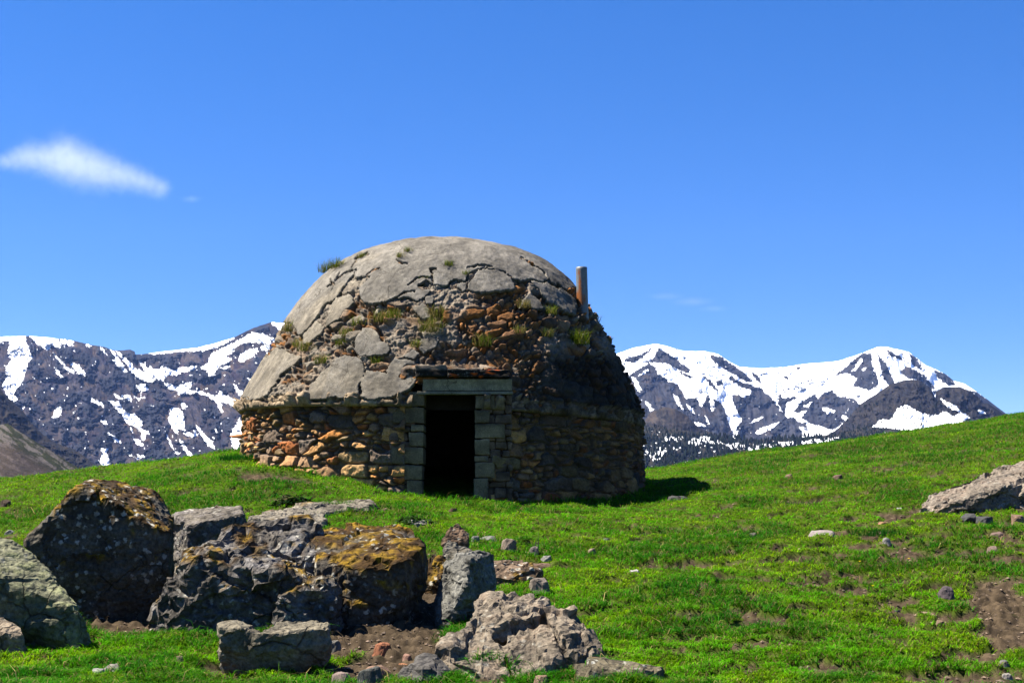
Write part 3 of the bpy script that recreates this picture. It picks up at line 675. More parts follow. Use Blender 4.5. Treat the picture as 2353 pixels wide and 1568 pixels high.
def dome():
    pr = crom(prof, 300); nt_ = np.gradient(pr, axis=0); nt_ /= np.linalg.norm(nt_, axis=1)[:, None]
    nrm = np.stack([nt_[:, 1], -nt_[:, 0]], -1)                  # outward
    L = np.r_[0, np.cumsum(np.hypot(*np.diff(pr, axis=0).T))]
    r0 = pr[:, 0][:, None]; z0 = pr[:, 1][:, None]; T = np.broadcast_to(TH[None], (len(pr), nth))
    tilt = -.03*r0*np.sin(T)*sstep(4.3, 2.9, z0+0*T)
    z0 = z0+tilt; S = T*2.6; LL = np.broadcast_to(L[:, None], T.shape)
    Pb = pos(T, r0+0*T, z0)
    u, v = proj(Pb[..., 0], Pb[..., 1], Pb[..., 2])
    wu = u+fbm(S*5, LL*5, 0, 4, 701, .6)*9; wv = v+fbm(S*5, LL*5, 7, 4, 702, .6)*9
    vis = np.abs(T) < 1.62
    pl = np.zeros(T.shape, bool)
    for p in SLABS: pl |= inpoly(wu, wv, p)
    cr = np.full(T.shape, 99.)
    wu2 = u+fbm(S*6, LL*6, 0, 3, 711, .6)*6; wv2 = v+fbm(S*6, LL*6, 7, 3, 712, .6)*6
    for c in CRACKS: cr = np.minimum(cr, dist_poly(wu2, wv2, c))
    pl &= cr > 1.7
    pb = (LL > 1.7+fbm(S*1.5, LL*1.5, 0, 4, 705)*1.2)
    pl = np.where(vis, pl, np.where((T > 0) & (T < 2.3), pb & (LL > 3.2), pb))
    # rubble relief: flat stones and mortar lumps
    Xp, Yp, Zp = Pb[..., 0], Pb[..., 1], Pb[..., 2]
    s2 = T*np.maximum(r0, .6)+fbm(S*2.5, LL*2.5, 0, 3, 721)*.13; l2 = LL+fbm(S*2.5, LL*2.5, 4, 3, 722)*.12
    idb, eb, bx, bz = cells(s2, l2, .30, .15, 23, .45)
    ids, es, sx_, sz_ = cells(s2, l2, .13, .075, 31, .45)
    big = RND[idb, 2] < .38
    e = np.where(big, eb, np.minimum(es, eb*1.2)); idd = np.where(big, idb, (ids+idb*5) & 255)
    dz = np.where(big, bz, sz_); dx = np.where(big, bx, sx_); q = RND[idd]
    pf = sstep(0, .022, e)
    mort = sstep(-.05, .18, fbm(S*1.6, LL*1.6, 0, 3, 731)+.26*np.exp(-((u-1035)/45)**2)+.22*sstep(-.25, -.6, T)-.30*np.exp(-(((u-1160)/95)**2+((v-760)/90)**2))-.06)
    hs_ = -.075+pf*(.02+.10*q[..., 3])+(q[..., 0]-.35)*.09*dz*pf+(q[..., 1]-.5)*.08*dx*pf
    Tl = fbm(Xp*9, Yp*9, Zp*12, 4, 741, .65)
    hm = -.015+Tl*.06+ridged(Xp*6, Yp*6, Zp*8, 4, 742, .6)*.035
    hr = hs_*(1-mort*.75)+hm*(mort*.75+.25)
    hr = hr-.08*sstep(.25, .5, fbm(S*2.2, LL*3.4, 0, 3, 751))   # hollows
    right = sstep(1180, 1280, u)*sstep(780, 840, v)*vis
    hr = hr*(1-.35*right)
    under = sstep(0, 1, 0)
    d = np.where(pl, np.minimum(hr, -.05), hr-.012)
    big_w = fbm(S*.7, LL*.7, 0, 3, 761)*.05
    edge = np.exp(-(LL/.10)**2)
    d = d + big_w
    # eave course of flat stones
    ide, ee, _, _ = cells(T*3.3+fbm(S*2, 0, 0, 2, 7)*.1, np.full(T.shape, .05), .26, 1.0, 43, .35)
    em = LL < .11+.02*fbm(S*3, 0, 0, 2, 8)
    eh = -.035+.11*RND[ide, 3]*sstep(0, .012, ee*.26)-.06*(1-sstep(0, .010, ee*.26))+.03*np.sign(fbm(S*6, LL*30, 0, 1, 9))+fbm(Xp*9, Yp*9, Zp*9, 3, 770)*.02
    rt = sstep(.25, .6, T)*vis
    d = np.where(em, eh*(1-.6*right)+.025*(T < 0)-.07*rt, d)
    r = r0+nrm[:, 0][:, None]*d; z = z0+nrm[:, 1][:, None]*d
    # dormer face over the door
    xr = r*np.sin(T)-DOORX; ztop = 3.475
    wdt = .70+.30*(1-sstep(2.9, 3.45, z))
    front_r = (DP+.0)/np.cos(np.clip(T-DOORX/RW, -1, 1))
    inside = 1-sstep(wdt-.18, wdt+.06, np.abs(xr)+fbm(S*3, LL*3, 0, 2, 780)*.06)
    target = front_r+fbm(Xp*8, Yp*8, Zp*8, 3, 781)*.05-.02
    k = np.where((np.abs(T) < .6), inside*(1-sstep(ztop-.04, ztop+.07, z)), 0)
    r = r*(1-k)+np.maximum(r, target)*k
    pl &= ~((k > .6) & (np.maximum(r0, target) > r0+.05))
    # colours
    pal = np.array([[.44, .36, .28], [.36, .27, .19], [.50, .22, .07], [.30, .17, .09], [.46, .39, .30], [.56, .24, .07], [.20, .14, .10], [.42, .27, .16]])
    c = pal[(q[..., 0]*7.99).astype(int)]*(.75+.5*q[..., 1:2])*1.1
    cm = np.array([.50, .43, .34])*(1+.5*Tl[..., None])
    mm = (mort*.75)[..., None]; c = c*(1-mm)+cm*mm
    orz = np.exp(-(((u-1160)/95)**2+((v-755)/80)**2)**1.5)[..., None]*.75*vis[..., None]*pf[..., None]
    c = c*(1-orz)+np.array([.52, .22, .07])*(.6+.8*q[..., 2:3])*orz
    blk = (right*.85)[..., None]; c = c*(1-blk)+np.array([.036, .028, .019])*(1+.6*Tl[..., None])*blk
    ec = em[..., None]*(1-.6*blk); c = c*(1-ec)+(np.array([.60, .45, .29])*(.5+.9*RND[ide][..., 1:2]))*ec
    hole = (1-sstep(.002, .014, e))[..., None]*(1-mm); c = c*(1-.5*hole)
    # eave underside rows
    un = []
    for (rr, zz) in ((3.10, ZE-.085), (3.29, ZE-.09), (3.33, ZE-.055)):
        w = .03*fbm(TH*3.3*2, 0, zz*9, 3, 790)
        w = w-.06*sstep(.25, .6, TH)*(TH < 1.9)*(rr > 3.2)
        un.append(pos(TH, rr+w, zz-.03*rr*np.sin(TH)+w*.4))
    PT = np.concatenate([np.array(un), pos(T, r, z)], 0)
    cc = np.concatenate([np.repeat(c[:1], 3, 0), c], 0)
    Fq = grid_faces(PT.shape[0], nth, wrap=True)
    cen = PT.reshape(-1, 3)[Fq].mean(1); xc = cen[:, 0]-HX-DOORX
    keep = ~((np.abs(xc) < .50) & (cen[:, 1] < DC-2.0) & (cen[:, 2] < 3.22))
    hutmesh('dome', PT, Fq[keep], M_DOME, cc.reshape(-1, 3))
    # plaster coat: separate thick shell
    thick = .012+fbm(S*1.2, LL*1.2, 0, 3, 801)*.02+fbm(Xp*14, Yp*14, Zp*14, 3, 802)*.008+fbm(Xp*4, Yp*4, Zp*4, 3, 803)*.02+big_w
    right_l = np.zeros(u.shape, bool)
    thick = thick-.02*right_l
    rp = r0+nrm[:, 0][:, None]*thick; zp = z0+nrm[:, 1][:, None]*thick
    Vp = pos(T, rp, zp).reshape(-1, 3)
    Fq = grid_faces(len(pr), nth, wrap=True); plf = pl.ravel()
    m = plf[Fq].all(1); Fp = Fq[m]
    used = np.unique(Fp); remap = -np.ones(len(Vp), int); remap[used] = np.arange(len(used))
    n1 = fbm(Xp*1.2, Yp*1.2, Zp*1.2, 4, 811); n2 = fbm(Xp*5, Yp*5, Zp*2.5, 4, 812)
    warm = np.array([.34, .295, .23]); cool = np.array([.275, .25, .215])
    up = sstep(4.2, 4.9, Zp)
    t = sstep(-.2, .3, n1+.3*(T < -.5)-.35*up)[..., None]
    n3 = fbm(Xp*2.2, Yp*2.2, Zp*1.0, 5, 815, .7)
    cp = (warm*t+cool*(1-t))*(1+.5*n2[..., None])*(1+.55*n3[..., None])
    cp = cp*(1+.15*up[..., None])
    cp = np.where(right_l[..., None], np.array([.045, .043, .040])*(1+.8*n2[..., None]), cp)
    right_dark = (sstep(.75, 1.15, T)*vis*.65)[..., None]; cp = cp*(1-right_dark)+np.array([.07, .066, .06])*right_dark  # plaster gets darker towards the right side
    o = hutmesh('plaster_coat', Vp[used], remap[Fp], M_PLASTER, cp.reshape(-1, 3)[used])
    o.modifiers.new('thickness', 'SOLIDIFY').thickness = .085
    o.modifiers['thickness'].offset = -1
    return (u, v, pos(T, np.where(pl, rp, r), np.where(pl, zp, z)), T)
def hairlines(m, scale, width):
    nt = m.node_tree; b = nt.nodes['Principled BSDF']; co = N(nt, 'ShaderNodeNewGeometry').outputs['Position']
    wn_ = N(nt, 'ShaderNodeTexNoise', Scale=3.0, Detail=6); nt.links.new(co, wn_.inputs['Vector'])
    sc_ = N(nt, 'ShaderNodeVectorMath', operation='SCALE'); sc_.inputs['Scale'].default_value = .45; nt.links.new(wn_.outputs['Color'], sc_.inputs[0])
    ad = N(nt, 'ShaderNodeVectorMath', operation='ADD'); nt.links.new(co, ad.inputs[0]); nt.links.new(sc_.outputs[0], ad.inputs[1])
    ve = N(nt, 'ShaderNodeTexVoronoi', Scale=scale, feature='DISTANCE_TO_EDGE', Randomness=1.0); nt.links.new(ad.outputs[0], ve.inputs['Vector'])
    crk = ramp(nt, ve.outputs['Distance'], [(.0, 0.0), (width, 1.0)])
    gate = ramp(nt, noise(nt, co, 1.3, 3, .6), [(.46, 1.0), (.54, 0.0)]); crk = mixc(nt, gate, crk, (1, 1, 1))
    c = b.inputs['Base Color'].links[0].from_socket
    st = ramp(nt, noise(nt, co, 2.2, 7, .75, .3), [(.36, .62), (.52, 1.0), (.66, 1.25)]); c = mixc(nt, 1.0, c, st, 'MULTIPLY')
    nt.links.new(mixc(nt, crk, mixc(nt, 1.0, c, (.35, .33, .3), 'MULTIPLY'), c), b.inputs['Base Color'])
    return m
M_PLASTER = stone_mat('cement_plaster', 14, .45, .014, gain=.64, grain=.55, lichen=.3, lich_col=(.24, .23, .20), lscale=26)
hairlines(M_PLASTER, 1.5, .014)
DU, DV, DPOS, DT = dome()
def on_dome(u, v):
    d = (DU-u)**2+(DV-v)**2+np.where(np.abs(DT) < 1.6, 0, 1e9)
    k = np.unravel_index(np.argmin(d), d.shape); return DPOS[k]

# --- inside shell so the doorway opens on a real dark room
def inside():
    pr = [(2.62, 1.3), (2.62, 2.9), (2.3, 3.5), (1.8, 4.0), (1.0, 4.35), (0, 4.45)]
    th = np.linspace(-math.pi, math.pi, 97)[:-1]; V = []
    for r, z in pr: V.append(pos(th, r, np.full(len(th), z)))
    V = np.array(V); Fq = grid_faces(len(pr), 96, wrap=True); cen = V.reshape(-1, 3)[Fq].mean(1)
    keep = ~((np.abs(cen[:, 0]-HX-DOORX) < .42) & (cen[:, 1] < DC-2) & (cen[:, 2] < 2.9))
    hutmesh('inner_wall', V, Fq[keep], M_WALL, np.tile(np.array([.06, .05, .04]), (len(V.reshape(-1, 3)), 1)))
inside()
def block(bm, x0, x1, y0, y1, z0, z1, bev=.012, jit=.006, seg=4):
    """rough-edged block, subdivided and roughened"""
    g = bmesh.ops.create_cube(bm, size=1)
    vs = g['verts']
    for v in vs:
        v.co = Vector((x0+(v.co.x+.5)*(x1-x0)+random.uniform(-jit, jit), y0+(v.co.y+.5)*(y1-y0)+random.uniform(-jit, jit)*.4, z0+(v.co.z+.5)*(z1-z0)+random.uniform(-jit, jit)))
    ed = list({e for v in vs for e in v.link_edges})
    r = bmesh.ops.bevel(bm, geom=ed, offset=bev, segments=2, affect='EDGES', profile=.6)
def bm_obj(name, bm, mat, colf, parent=None, origin=(0, 0, 0), sub=0, rough=0.0, rs=9.0, smooth=True, seed=0):
    if sub: bmesh.ops.subdivide_edges(bm, edges=bm.edges[:], cuts=sub, use_grid_fill=True)
    bmesh.ops.triangulate(bm, faces=[f for f in bm.faces if len(f.verts) > 4])
    me = bpy.data.meshes.new(name); bm.to_mesh(me); bm.free()
    n = len(me.vertices); co = np.zeros(n*3, np.float32); me.vertices.foreach_get('co', co); co = co.reshape(-1, 3).astype(float)
    if rough:
        for k in range(3): co[:, k] += fbm(co[:, 0]*rs, co[:, 1]*rs, co[:, 2]*rs, 4, seed+k*13)*rough
    c = colf(co); co2 = co-np.array(origin)
    me.vertices.foreach_set('co', co2.astype(np.float32).ravel())
    set_col(me, c); me.materials.append(mat)
    for p in me.polygons: p.use_smooth = smooth
    me.update()
    o = bpy.data.objects.new(name, me); COL.objects.link(o)
    if parent: o.parent = parent
    return o
YF = DC-DP-.035                              # front plane of the door surround
def Fx(u): return float(ray(u, 1000)[0])*YF
def Fz(v): return EYE+float(ray(0, v)[1])*YF
HO = (HX, DC, 1.7)
def jamb(rows, side):
    bm = bmesh.new(); cols = []
    for (ua, ub, va, vb) in rows:
        block(bm, Fx(ua), Fx(ub), YF+random.uniform(-.012, .012), YF+.52, Fz(vb)+.006, Fz(va)-.006)
    def cf(co):
        h = fbm(co[:, 0]*.1, 3, np.floor(co[:, 2]/.24), 1, 5)[:, None]; n = fbm(co[:, 0]*6, co[:, 1]*6, co[:, 2]*6, 4, 6)[:, None]
        return np.array([.19, .145, .085])*(1+.5*h)*(1+.6*n)
    o = bm_obj('door_jamb', bm, M_WALL, cf, hut, HO, sub=3, rough=.02, rs=12, seed=side)
    o['label'] = 'grey block jamb on the %s side of the doorway' % ('left' if side else 'right')
jamb([(930, 973, 898, 933), (903, 973, 934, 972), (945, 973, 973, 990), (940, 973, 991, 1025), (900, 972, 1026, 1065), (921, 970, 1066, 1101), (936, 970, 1102, 1160)], 1)
jamb([(1092, 1137, 906, 939), (1091, 1124, 940, 971), (1091, 1160, 972, 1006), (1091, 1124, 1007, 1045), (1090, 1122, 1046, 1059), (1091, 1136, 1060, 1096), (1089, 1121, 1097, 1170)], 0)
def filler():
    # mortar and small stones between the quoins and the wall
    for (ua, ub, y0) in ((893, 950, .045), (1105, 1168, .045)):
        bm = bmesh.new()
        z = 1.2
        while z < 3.0:
            h = random.uniform(.07, .15); x = Fx(ua)
            while x < Fx(ub):
                w = random.uniform(.1, .22); block(bm, x, min(x+w, Fx(ub)+.05), YF+y0+random.uniform(-.03, .02), YF+.45, z, z+h-.008, .02, .01); x += w+.008
            z += h
        def cf(co):
            n = fbm(co[:, 0]*5, co[:, 1]*5, co[:, 2]*7, 2, 15)[:, None]
            return np.array([.15, .10, .065])*(1+1.2*n)
        bm_obj('rubble_infill', bm, M_WALL, cf, hut, HO, sub=1, rough=.02, seed=3)
filler()
def lintel():
    bm = bmesh.new(); block(bm, Fx(970), Fx(1176), YF-.015, YF+.5, Fz(897), Fz(870), .008)
    def cf(co):
        n = fbm(co[:, 0]*3, co[:, 1]*3, co[:, 2]*9, 5, 16, .7)[:, None]; st = sstep(.1, .4, n)
        return np.array([.58, .49, .29])*(1-.4*st)*(1+.3*n)
    bm_obj('lintel', bm, M_PLASTER, cf, hut, HO, sub=4, rough=.006, seed=4)
    bm = bmesh.new(); block(bm, Fx(958), Fx(1178), YF-.05, YF+.1, Fz(905), Fz(898.5), .004, .004)
    bm_obj('lintel_strip', bm, M_PLASTER, lambda co: np.array([.40, .36, .26])*(1+.5*fbm(co[:, 0]*8, co[:, 1]*8, co[:, 2]*8, 3, 17)[:, None]), hut, HO, sub=3, rough=.008)
    bm = bmesh.new()
    block(bm, Fx(955), Fx(1026), YF-.07, YF+.6, Fz(866), Fz(839), .02, .015); block(bm, Fx(1027), Fx(1100), YF-.09, YF+.6, Fz(866), Fz(846), .02, .015); block(bm, Fx(1101), Fx(1172), YF-.07, YF+.6, Fz(867), Fz(848), .02, .015)
    def cf(co):
        n = fbm(co[:, 0]*7, co[:, 1]*7, co[:, 2]*7, 4, 18, .65)[:, None]; o = (n > .14)*(co[:, :1] > Fx(1030))*(fbm(co[:, 0]*22, co[:, 1]*22, co[:, 2]*22, 2, 44)[:, None] > -.1)
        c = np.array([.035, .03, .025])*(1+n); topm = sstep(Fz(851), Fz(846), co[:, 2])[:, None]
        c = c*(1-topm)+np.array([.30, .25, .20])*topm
        return np.where(o, np.array([1.0, .17, .01]), c)
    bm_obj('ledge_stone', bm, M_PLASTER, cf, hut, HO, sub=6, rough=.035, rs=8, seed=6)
lintel()
def spike():
    bm = bmesh.new(); p = P(548, 1002, DC-.2)
    block(bm, p[0]-.10, p[0]+.30, p[1]-.12, p[1]+.12, p[2]-.03, p[2]+.03, .012, .03)
    bm_obj('projecting_stone', bm, M_WALL, lambda co: np.tile(np.array([.32, .15, .07]), (len(co), 1)), hut, HO, sub=3, rough=.03, seed=8)
spike()
def pipe():
    a = P(1335.5, 614, DC-1.1); b = P(1339, 735, DC-1.1); r = 13.2/F*(DC-1.1)
    ax = Vector(a-b); L = ax.length; ax.normalize(); q = ax.to_track_quat('Z', 'Y')
    V = []; n = 40; rows = [(L, r*.90), (L-.5, r*.86)] ; prs = [(L-.6, r*.85), (L, r*.85), (L+.004, r*.93), (L, r)]+[(L*(1-k/24), r) for k in range(1, 25)]
    for (h, rr) in prs:
        for k in range(n):
            t = k*2*math.pi/n; V.append(Vector(b)+q @ Vector((rr*math.cos(t), rr*math.sin(t), h)))
    V = np.array([list(x) for x in V]); Fq = grid_faces(len(prs), n, wrap=True)
    hfrac = np.repeat(np.array([p[0]/L for p in prs]), n)
    xs = (V[:, 0]-np.interp(hfrac, [0, 1], [b[0], a[0]]))/r
    nn = fbm(V[:, 0]*9, V[:, 1]*9, V[:, 2]*3, 4, 19, .65)
    rust = sstep(.0, .25, nn*.9-np.abs(xs+.45)*.6+.5*(1-np.abs(hfrac-.42)*2.0))
    c = np.array([.50, .54, .57])*(1+.15*nn[:, None]); c = c*(1-rust[:, None])+np.array([.75, .24, .05])*rust[:, None]
    m = stone_mat('galvanised_pipe', 9, .2, .001, spec=.4); m.node_tree.nodes['Principled BSDF'].inputs['Roughness'].default_value = .5; m.node_tree.nodes['Principled BSDF'].inputs['Metallic'].default_value = .15
    hutmesh('chimney_pipe', V, Fq, m, c)
pipe()

# ================================================================== ROCKS
def dropped(pts, dz): return [(p[0], p[1], p[2]-dz) for p in pts]
def vn(me):
    n = len(me.vertices); co = np.zeros(n*3, np.float32); me.vertices.foreach_get('co', co)
    nr = np.zeros(n*3, np.float32); me.vertex_normals.foreach_get('vector', nr)
    return co.reshape(-1, 3).astype(float), nr.reshape(-1, 3).astype(float)
def rock(name, hulls, Y0, mat, colf, label, cat='boulder', sink=.25, vox=.022, amp=.05, sc_=2.6, crag=.5, strata=None, seed=0, moss=None, group=None, dec=.22):
    """hulls: lists of (u, v, dY) corner directions; convex blocks are fused, then weathered"""
    bm = bmesh.new()
    allp = []
    for h in hulls:
        pts = [P(u, v, Y0+d) for u, v, d in h]
        pts += dropped(pts, sink) if sink else []
        vs = [bm.verts.new(Vector(p)) for p in pts]
        r = bmesh.ops.convex_hull(bm, input=vs)
        junk = [e for e in r['geom_interior']+r['geom_unused'] if isinstance(e, bmesh.types.BMVert)]
        bmesh.ops.delete(bm, geom=list(set(junk)), context='VERTS'); allp += pts
    me = bpy.data.meshes.new(name); bm.to_mesh(me); bm.free()
    o = bpy.data.objects.new(name, me); COL.objects.link(o)
    md = o.modifiers.new('r', 'REMESH'); md.mode = 'VOXEL'; md.voxel_size = vox
    ms = o.modifiers.new('s', 'SMOOTH'); ms.iterations = 1; ms.factor = .5
    dg = bpy.context.evaluated_depsgraph_get(); me2 = bpy.data.meshes.new_from_object(o.evaluated_get(dg))
    o.modifiers.clear(); o.data = me2; bpy.data.meshes.remove(me); me = me2; me.name = name
    co, nr = vn(me); n = len(co)
    x, y, z = co.T; s = sc_
    # chipped facets + ridges + grain
    w = np.stack([fbm(x*s, y*s, z*s, 3, seed+1), fbm(x*s, y*s, z*s, 3, seed+2), fbm(x*s, y*s, z*s, 3, seed+3)], -1)
    dsp = amp*(1-crag)*fbm(x*s, y*s, z*s, 4, seed)*1.6+amp*crag*1.5*(ridged(x*s*1.4+w[:, 0]*.6, y*s*1.4, z*s*2.0+w[:, 1]*.6, 6, seed+7, .62)-.35)
    dsp *= .7
    wp = co+w*.12
    o1, e1 = facets(wp*np.array([1, 1, 1.4]), .46, seed, .9); o2, e2 = facets(wp*np.array([1, 1, 1.5]), .15, seed+31, .9)
    dsp += o1*amp*.7-.012*(1-sstep(0, .03, e1)) + o2*amp*.12*(.3+sstep(-.1, .3, w[:, 0]))
    dsp += fbm(x*16, y*16, z*16, 4, seed+9, .65)*.013+(ridged(x*7+w[:, 0], y*7, z*11+w[:, 1], 4, seed+10, .65)-.3)*.016
    if strata:
        dirv, th_, sa = strata; dv = np.array(dirv)/np.linalg.norm(dirv)
        q = (co@dv)/th_+w[:, 2]*.8; fr = q-np.floor(q); k = PERM[(np.floor(q).astype(int)) & 255]
        dsp += sa*(RND[k, 0]-.5)*2*sstep(0, .12, fr)*sstep(1, .85, fr)-sa*.6*(1-sstep(0, .1, fr))
    co = co+nr*dsp[:, None]
    me.vertices.foreach_set('co', co.astype(np.float32).ravel()); me.update()
    md = o.modifiers.new('chip', 'DECIMATE'); md.ratio = dec; md.use_collapse_triangulate = True
    dg = bpy.context.evaluated_depsgraph_get(); me2 = bpy.data.meshes.new_from_object(o.evaluated_get(dg)); o.modifiers.clear(); o.data = me2
    bpy.data.meshes.remove(me); me = me2; me.name = name
    co, nr = vn(me); n = len(co); x, y, z = co.T
    w = np.stack([fbm(x*s, y*s, z*s, 3, seed+1)]*3, -1)
    # moss cushions on the upward faces
    mm = np.zeros(n)
    if moss:
        thr, lo, cut = moss; mn = fbm(x*3.2, y*3.2, z*3.2, 4, seed+11, .6)
        mm = sstep(cut, cut+.12, mn)*sstep(lo, lo+.25, nr[:, 2])*(thr)
        co[:, 2] += mm*(.02+.03*fbm(x*16, y*16, z*16, 3, seed+12))
    c = colf(co, nr, w)
    if moss:
        mt = fbm(x*7, y*7, z*7, 3, seed+13)[:, None]; mc = np.where(mt > .05, np.array([.40, .235, .012]), np.array([.10, .05, .008]))*(1+.7*fbm(x*25, y*25, z*25, 2, seed+14)[:, None])
        c = c*(1-mm[:, None])+mc*mm[:, None]
    c0 = co.mean(0); c0[2] = co[:, 2].min()
    me.vertices.foreach_set('co', (co-c0).astype(np.float32).ravel()); o.location = c0
    me.polygons.foreach_set('use_smooth', np.zeros(len(me.polygons), bool))
    set_col(me, c); me.materials.clear(); me.materials.append(mat); me.update()
    tag(o, label, cat, group)
    return o
def cgrey(base, var=.35, seed=0, tint=None):
    base = np.array(base)*np.array([1.08, 1.0, .86])
    def f(co, nr, w):
        n = fbm(co[:, 0]*3, co[:, 1]*3, co[:, 2]*3, 4, seed+50)[:, None]; n2 = fbm(co[:, 0]*11, co[:, 1]*11, co[:, 2]*11, 3, seed+51)[:, None]
        c = base*(1+var*n*1.5+var*n2)
        if tint is not None:
            t = sstep(.0, .3, n2+n*.6); c = c*(1-t*.6)+np.array(tint)*t*.6
        return c
    return f
GRP = 'boulders scattered below the hut'
rock('boulder', [[(60, 1240, 0.05), (110, 1188, 0), (180, 1128, -.02), (270, 1170, -.05), (340, 1210, -.02), (390, 1228, .1), (215, 1102, .5), (265, 1113, .6), (310, 1113, .7), (350, 1130, .75), (385, 1165, .7), (398, 1192, .6),
      (75, 1275, .12), (130, 1350, .12), (200, 1430, .08), (335, 1400, .1), (392, 1355, .25), (150, 1400, .9), (390, 1340, 1.1)]], G(205, 1412), M_ROCK, cgrey((.17, .165, .15), .4, 1),
     'largest dark boulder, its sloping top orange with moss, at the left', moss=(1, .05, -.24), seed=11, amp=.032, vox=.017, group=GRP)
rock('boulder', [[(-70, 1212, .6), (0, 1234, .6), (22, 1236, .55), (70, 1266, .5), (115, 1312, .4), (170, 1385, .25), (196, 1428, .12), (-70, 1308, 0), (0, 1330, 0), (60, 1358, 0), (130, 1382, 0), (176, 1402, 0),
      (-70, 1430, .40), (20, 1425, .38), (60, 1455, .36), (120, 1495, .34), (205, 1505, .26), (204, 1465, .2), (-70, 1420, 1), (150, 1440, .8)]], G(150, 1485), M_ROCKP, cgrey((.24, .26, .19), .35, 2, (.33, .36, .16)),
     'grey-green slab-topped boulder cut off by the left edge of the photo', seed=22, amp=.028, crag=.5, vox=.016, group=GRP)
rock('boulder', [[(-40, 1416, .25), (0, 1420, .25), (42, 1436, .15), (52, 1450, .02), (0, 1456, 0), (-40, 1452, 0), (-40, 1500, .05), (20, 1505, .05), (57, 1492, .08)]], G(20, 1505), M_ROCKP, cgrey((.30, .26, .22), .3, 3),
     'small half-buried rock with a flat brown-edged top in the lower left corner', seed=33, amp=.03, vox=.013, group=GRP)
rock('boulder', [[(392, 1178, .15), (395, 1300, .12), (397, 1330, .12), (432, 1206, -.15), (425, 1320, -.1), (440, 1168, .5), (505, 1160, .6), (553, 1162, .55), (557, 1182, .1), (500, 1192, -.1), (575, 1228, .15), (560, 1320, .1), (480, 1320, -.05)]], G(450, 1325), M_ROCK, cgrey((.25, .235, .22), .4, 4, (.33, .30, .30)),
     'squarish pale-topped boulder wedged right of the orange-mossed boulder', moss=(.9, .5, .28), seed=44, amp=.034, vox=.015, group=GRP)
rock('boulder', [[(347, 1415, .2), (385, 1345, .2), (428, 1282, .15), (445, 1292, .02), (540, 1300, 0), (640, 1320, 0), (700, 1335, .1), (450, 1258, .6), (520, 1248, .7), (600, 1255, .7), (680, 1300, .5), (700, 1320, .3), (372, 1450, .1), (440, 1465, .02), (560, 1455, .02), (720, 1430, .08), (345, 1445, .25)],
      [(640, 1372, -.12), (740, 1330, 0), (770, 1336, .1), (760, 1380, 0), (725, 1425, -.05), (640, 1430, -.1), (630, 1392, -.1), (700, 1330, .4), (770, 1400, .4)],
      [(505, 1216, .8), (560, 1200, 1.0), (640, 1216, .9), (700, 1196, 1.0), (735, 1216, .9), (735, 1290, .5), (600, 1268, .6), (520, 1238, .7), (690, 1310, .5), (600, 1340, .7), (730, 1340, .7)]],
     G(440, 1455), M_ROCK, cgrey((.21, .20, .20), .5, 5, (.36, .35, .36)), 'wide craggy boulder speckled white, brown moss along its top, centre of the outcrop', moss=(.95, .4, .0), seed=55, amp=.085, sc_=3.0, crag=.85, vox=.016, group=GRP)
rock('boulder', [[(722, 1214, .95), (850, 1208, 1.2), (940, 1218, 1.2), (976, 1238, .9), (730, 1292, .15), (800, 1306, 0), (880, 1306, 0), (932, 1290, .1), (972, 1262, .4), (740, 1425, .2), (800, 1455, .15), (870, 1435, .15), (930, 1375, .35), (970, 1325, .55), (850, 1380, 1.2)]],
     G(840, 1440), M_ROCK, cgrey((.15, .14, .13), .4, 6), 'big overhanging boulder blanketed in golden-brown moss, black beneath, right of the speckled boulder', moss=(1, .0, -.26), seed=66, amp=.07, crag=.4, vox=.017, group=GRP)
rock('boulder', [[(572, 1196, 0), (580, 1181, .25), (640, 1172, .6), (735, 1178, .6), (752, 1195, .15), (700, 1213, 0), (620, 1217, 0)], [(650, 1172, .5), (690, 1158, 1.0), (740, 1152, 1.3), (850, 1153, 1.3), (862, 1166, .95), (800, 1173, .75), (720, 1182, .5)]],
     G(650, 1215), M_ROCKP, cgrey((.30, .285, .26), .35, 7), 'low pale rock slabs lying in the grass below the left of the doorway', sink=.2, moss=(.8, .5, .22), seed=77, amp=.05, crag=.6, vox=.016, strata=((.1, .2, 1), .06, .015), group=GRP)
rock('boulder', [[(502, 1428, .2), (505, 1442, .03), (560, 1442, 0), (597, 1458, -.02), (592, 1446, .15), (545, 1425, .28), (515, 1510, .24), (600, 1535, .20), (620, 1480, .25)],
      [(597, 1456, 0), (640, 1427, .3), (720, 1424, .35), (757, 1428, .28), (757, 1442, .1), (700, 1444, .03), (676, 1452, 0), (600, 1535, .20), (700, 1537, .20), (740, 1512, .22), (756, 1480, .26)]],
     G(640, 1532)-.15, M_ROCKP, cgrey((.27, .255, .215), .35, 8), 'knee-high block with a notched pale top standing alone in front of the outcrop', seed=88, amp=.036, vox=.013, sink=.1, group=GRP)
rock('boulder', [[(1000, 1380, .2), (1025, 1300, .25), (1050, 1275, .3), (1100, 1260, .35), (1078, 1288, -.02), (1072, 1340, -.14), (1048, 1382, -.16), (1020, 1428, -.1), (1137, 1268, .5), (1134, 1352, .35), (1080, 1376, .12), (1036, 1430, 0), (1008, 1405, .15)]],
     G(1030, 1425), M_ROCKP, cgrey((.20, .21, .215), .35, 9), 'upright blue-grey slab leaning left, right of the mossy overhang', seed=99, amp=.038, crag=.7, vox=.013, sink=.1, strata=((.9, .3, .35), .07, .015), group=GRP)
rock('boulder', [[(1020, 1252, .1), (1040, 1238, .2), (1070, 1248, .2), (1088, 1264, .15), (1060, 1275, 0), (1035, 1296, 0), (1020, 1290, .05)]], G(1035, 1292), M_ROCKP, cgrey((.22, .215, .20), .35, 10), 'angular grey rock with a flat face, on top of which the pointed red-brown stone stands', seed=110, amp=.035, vox=.016, sink=.15, group=GRP)
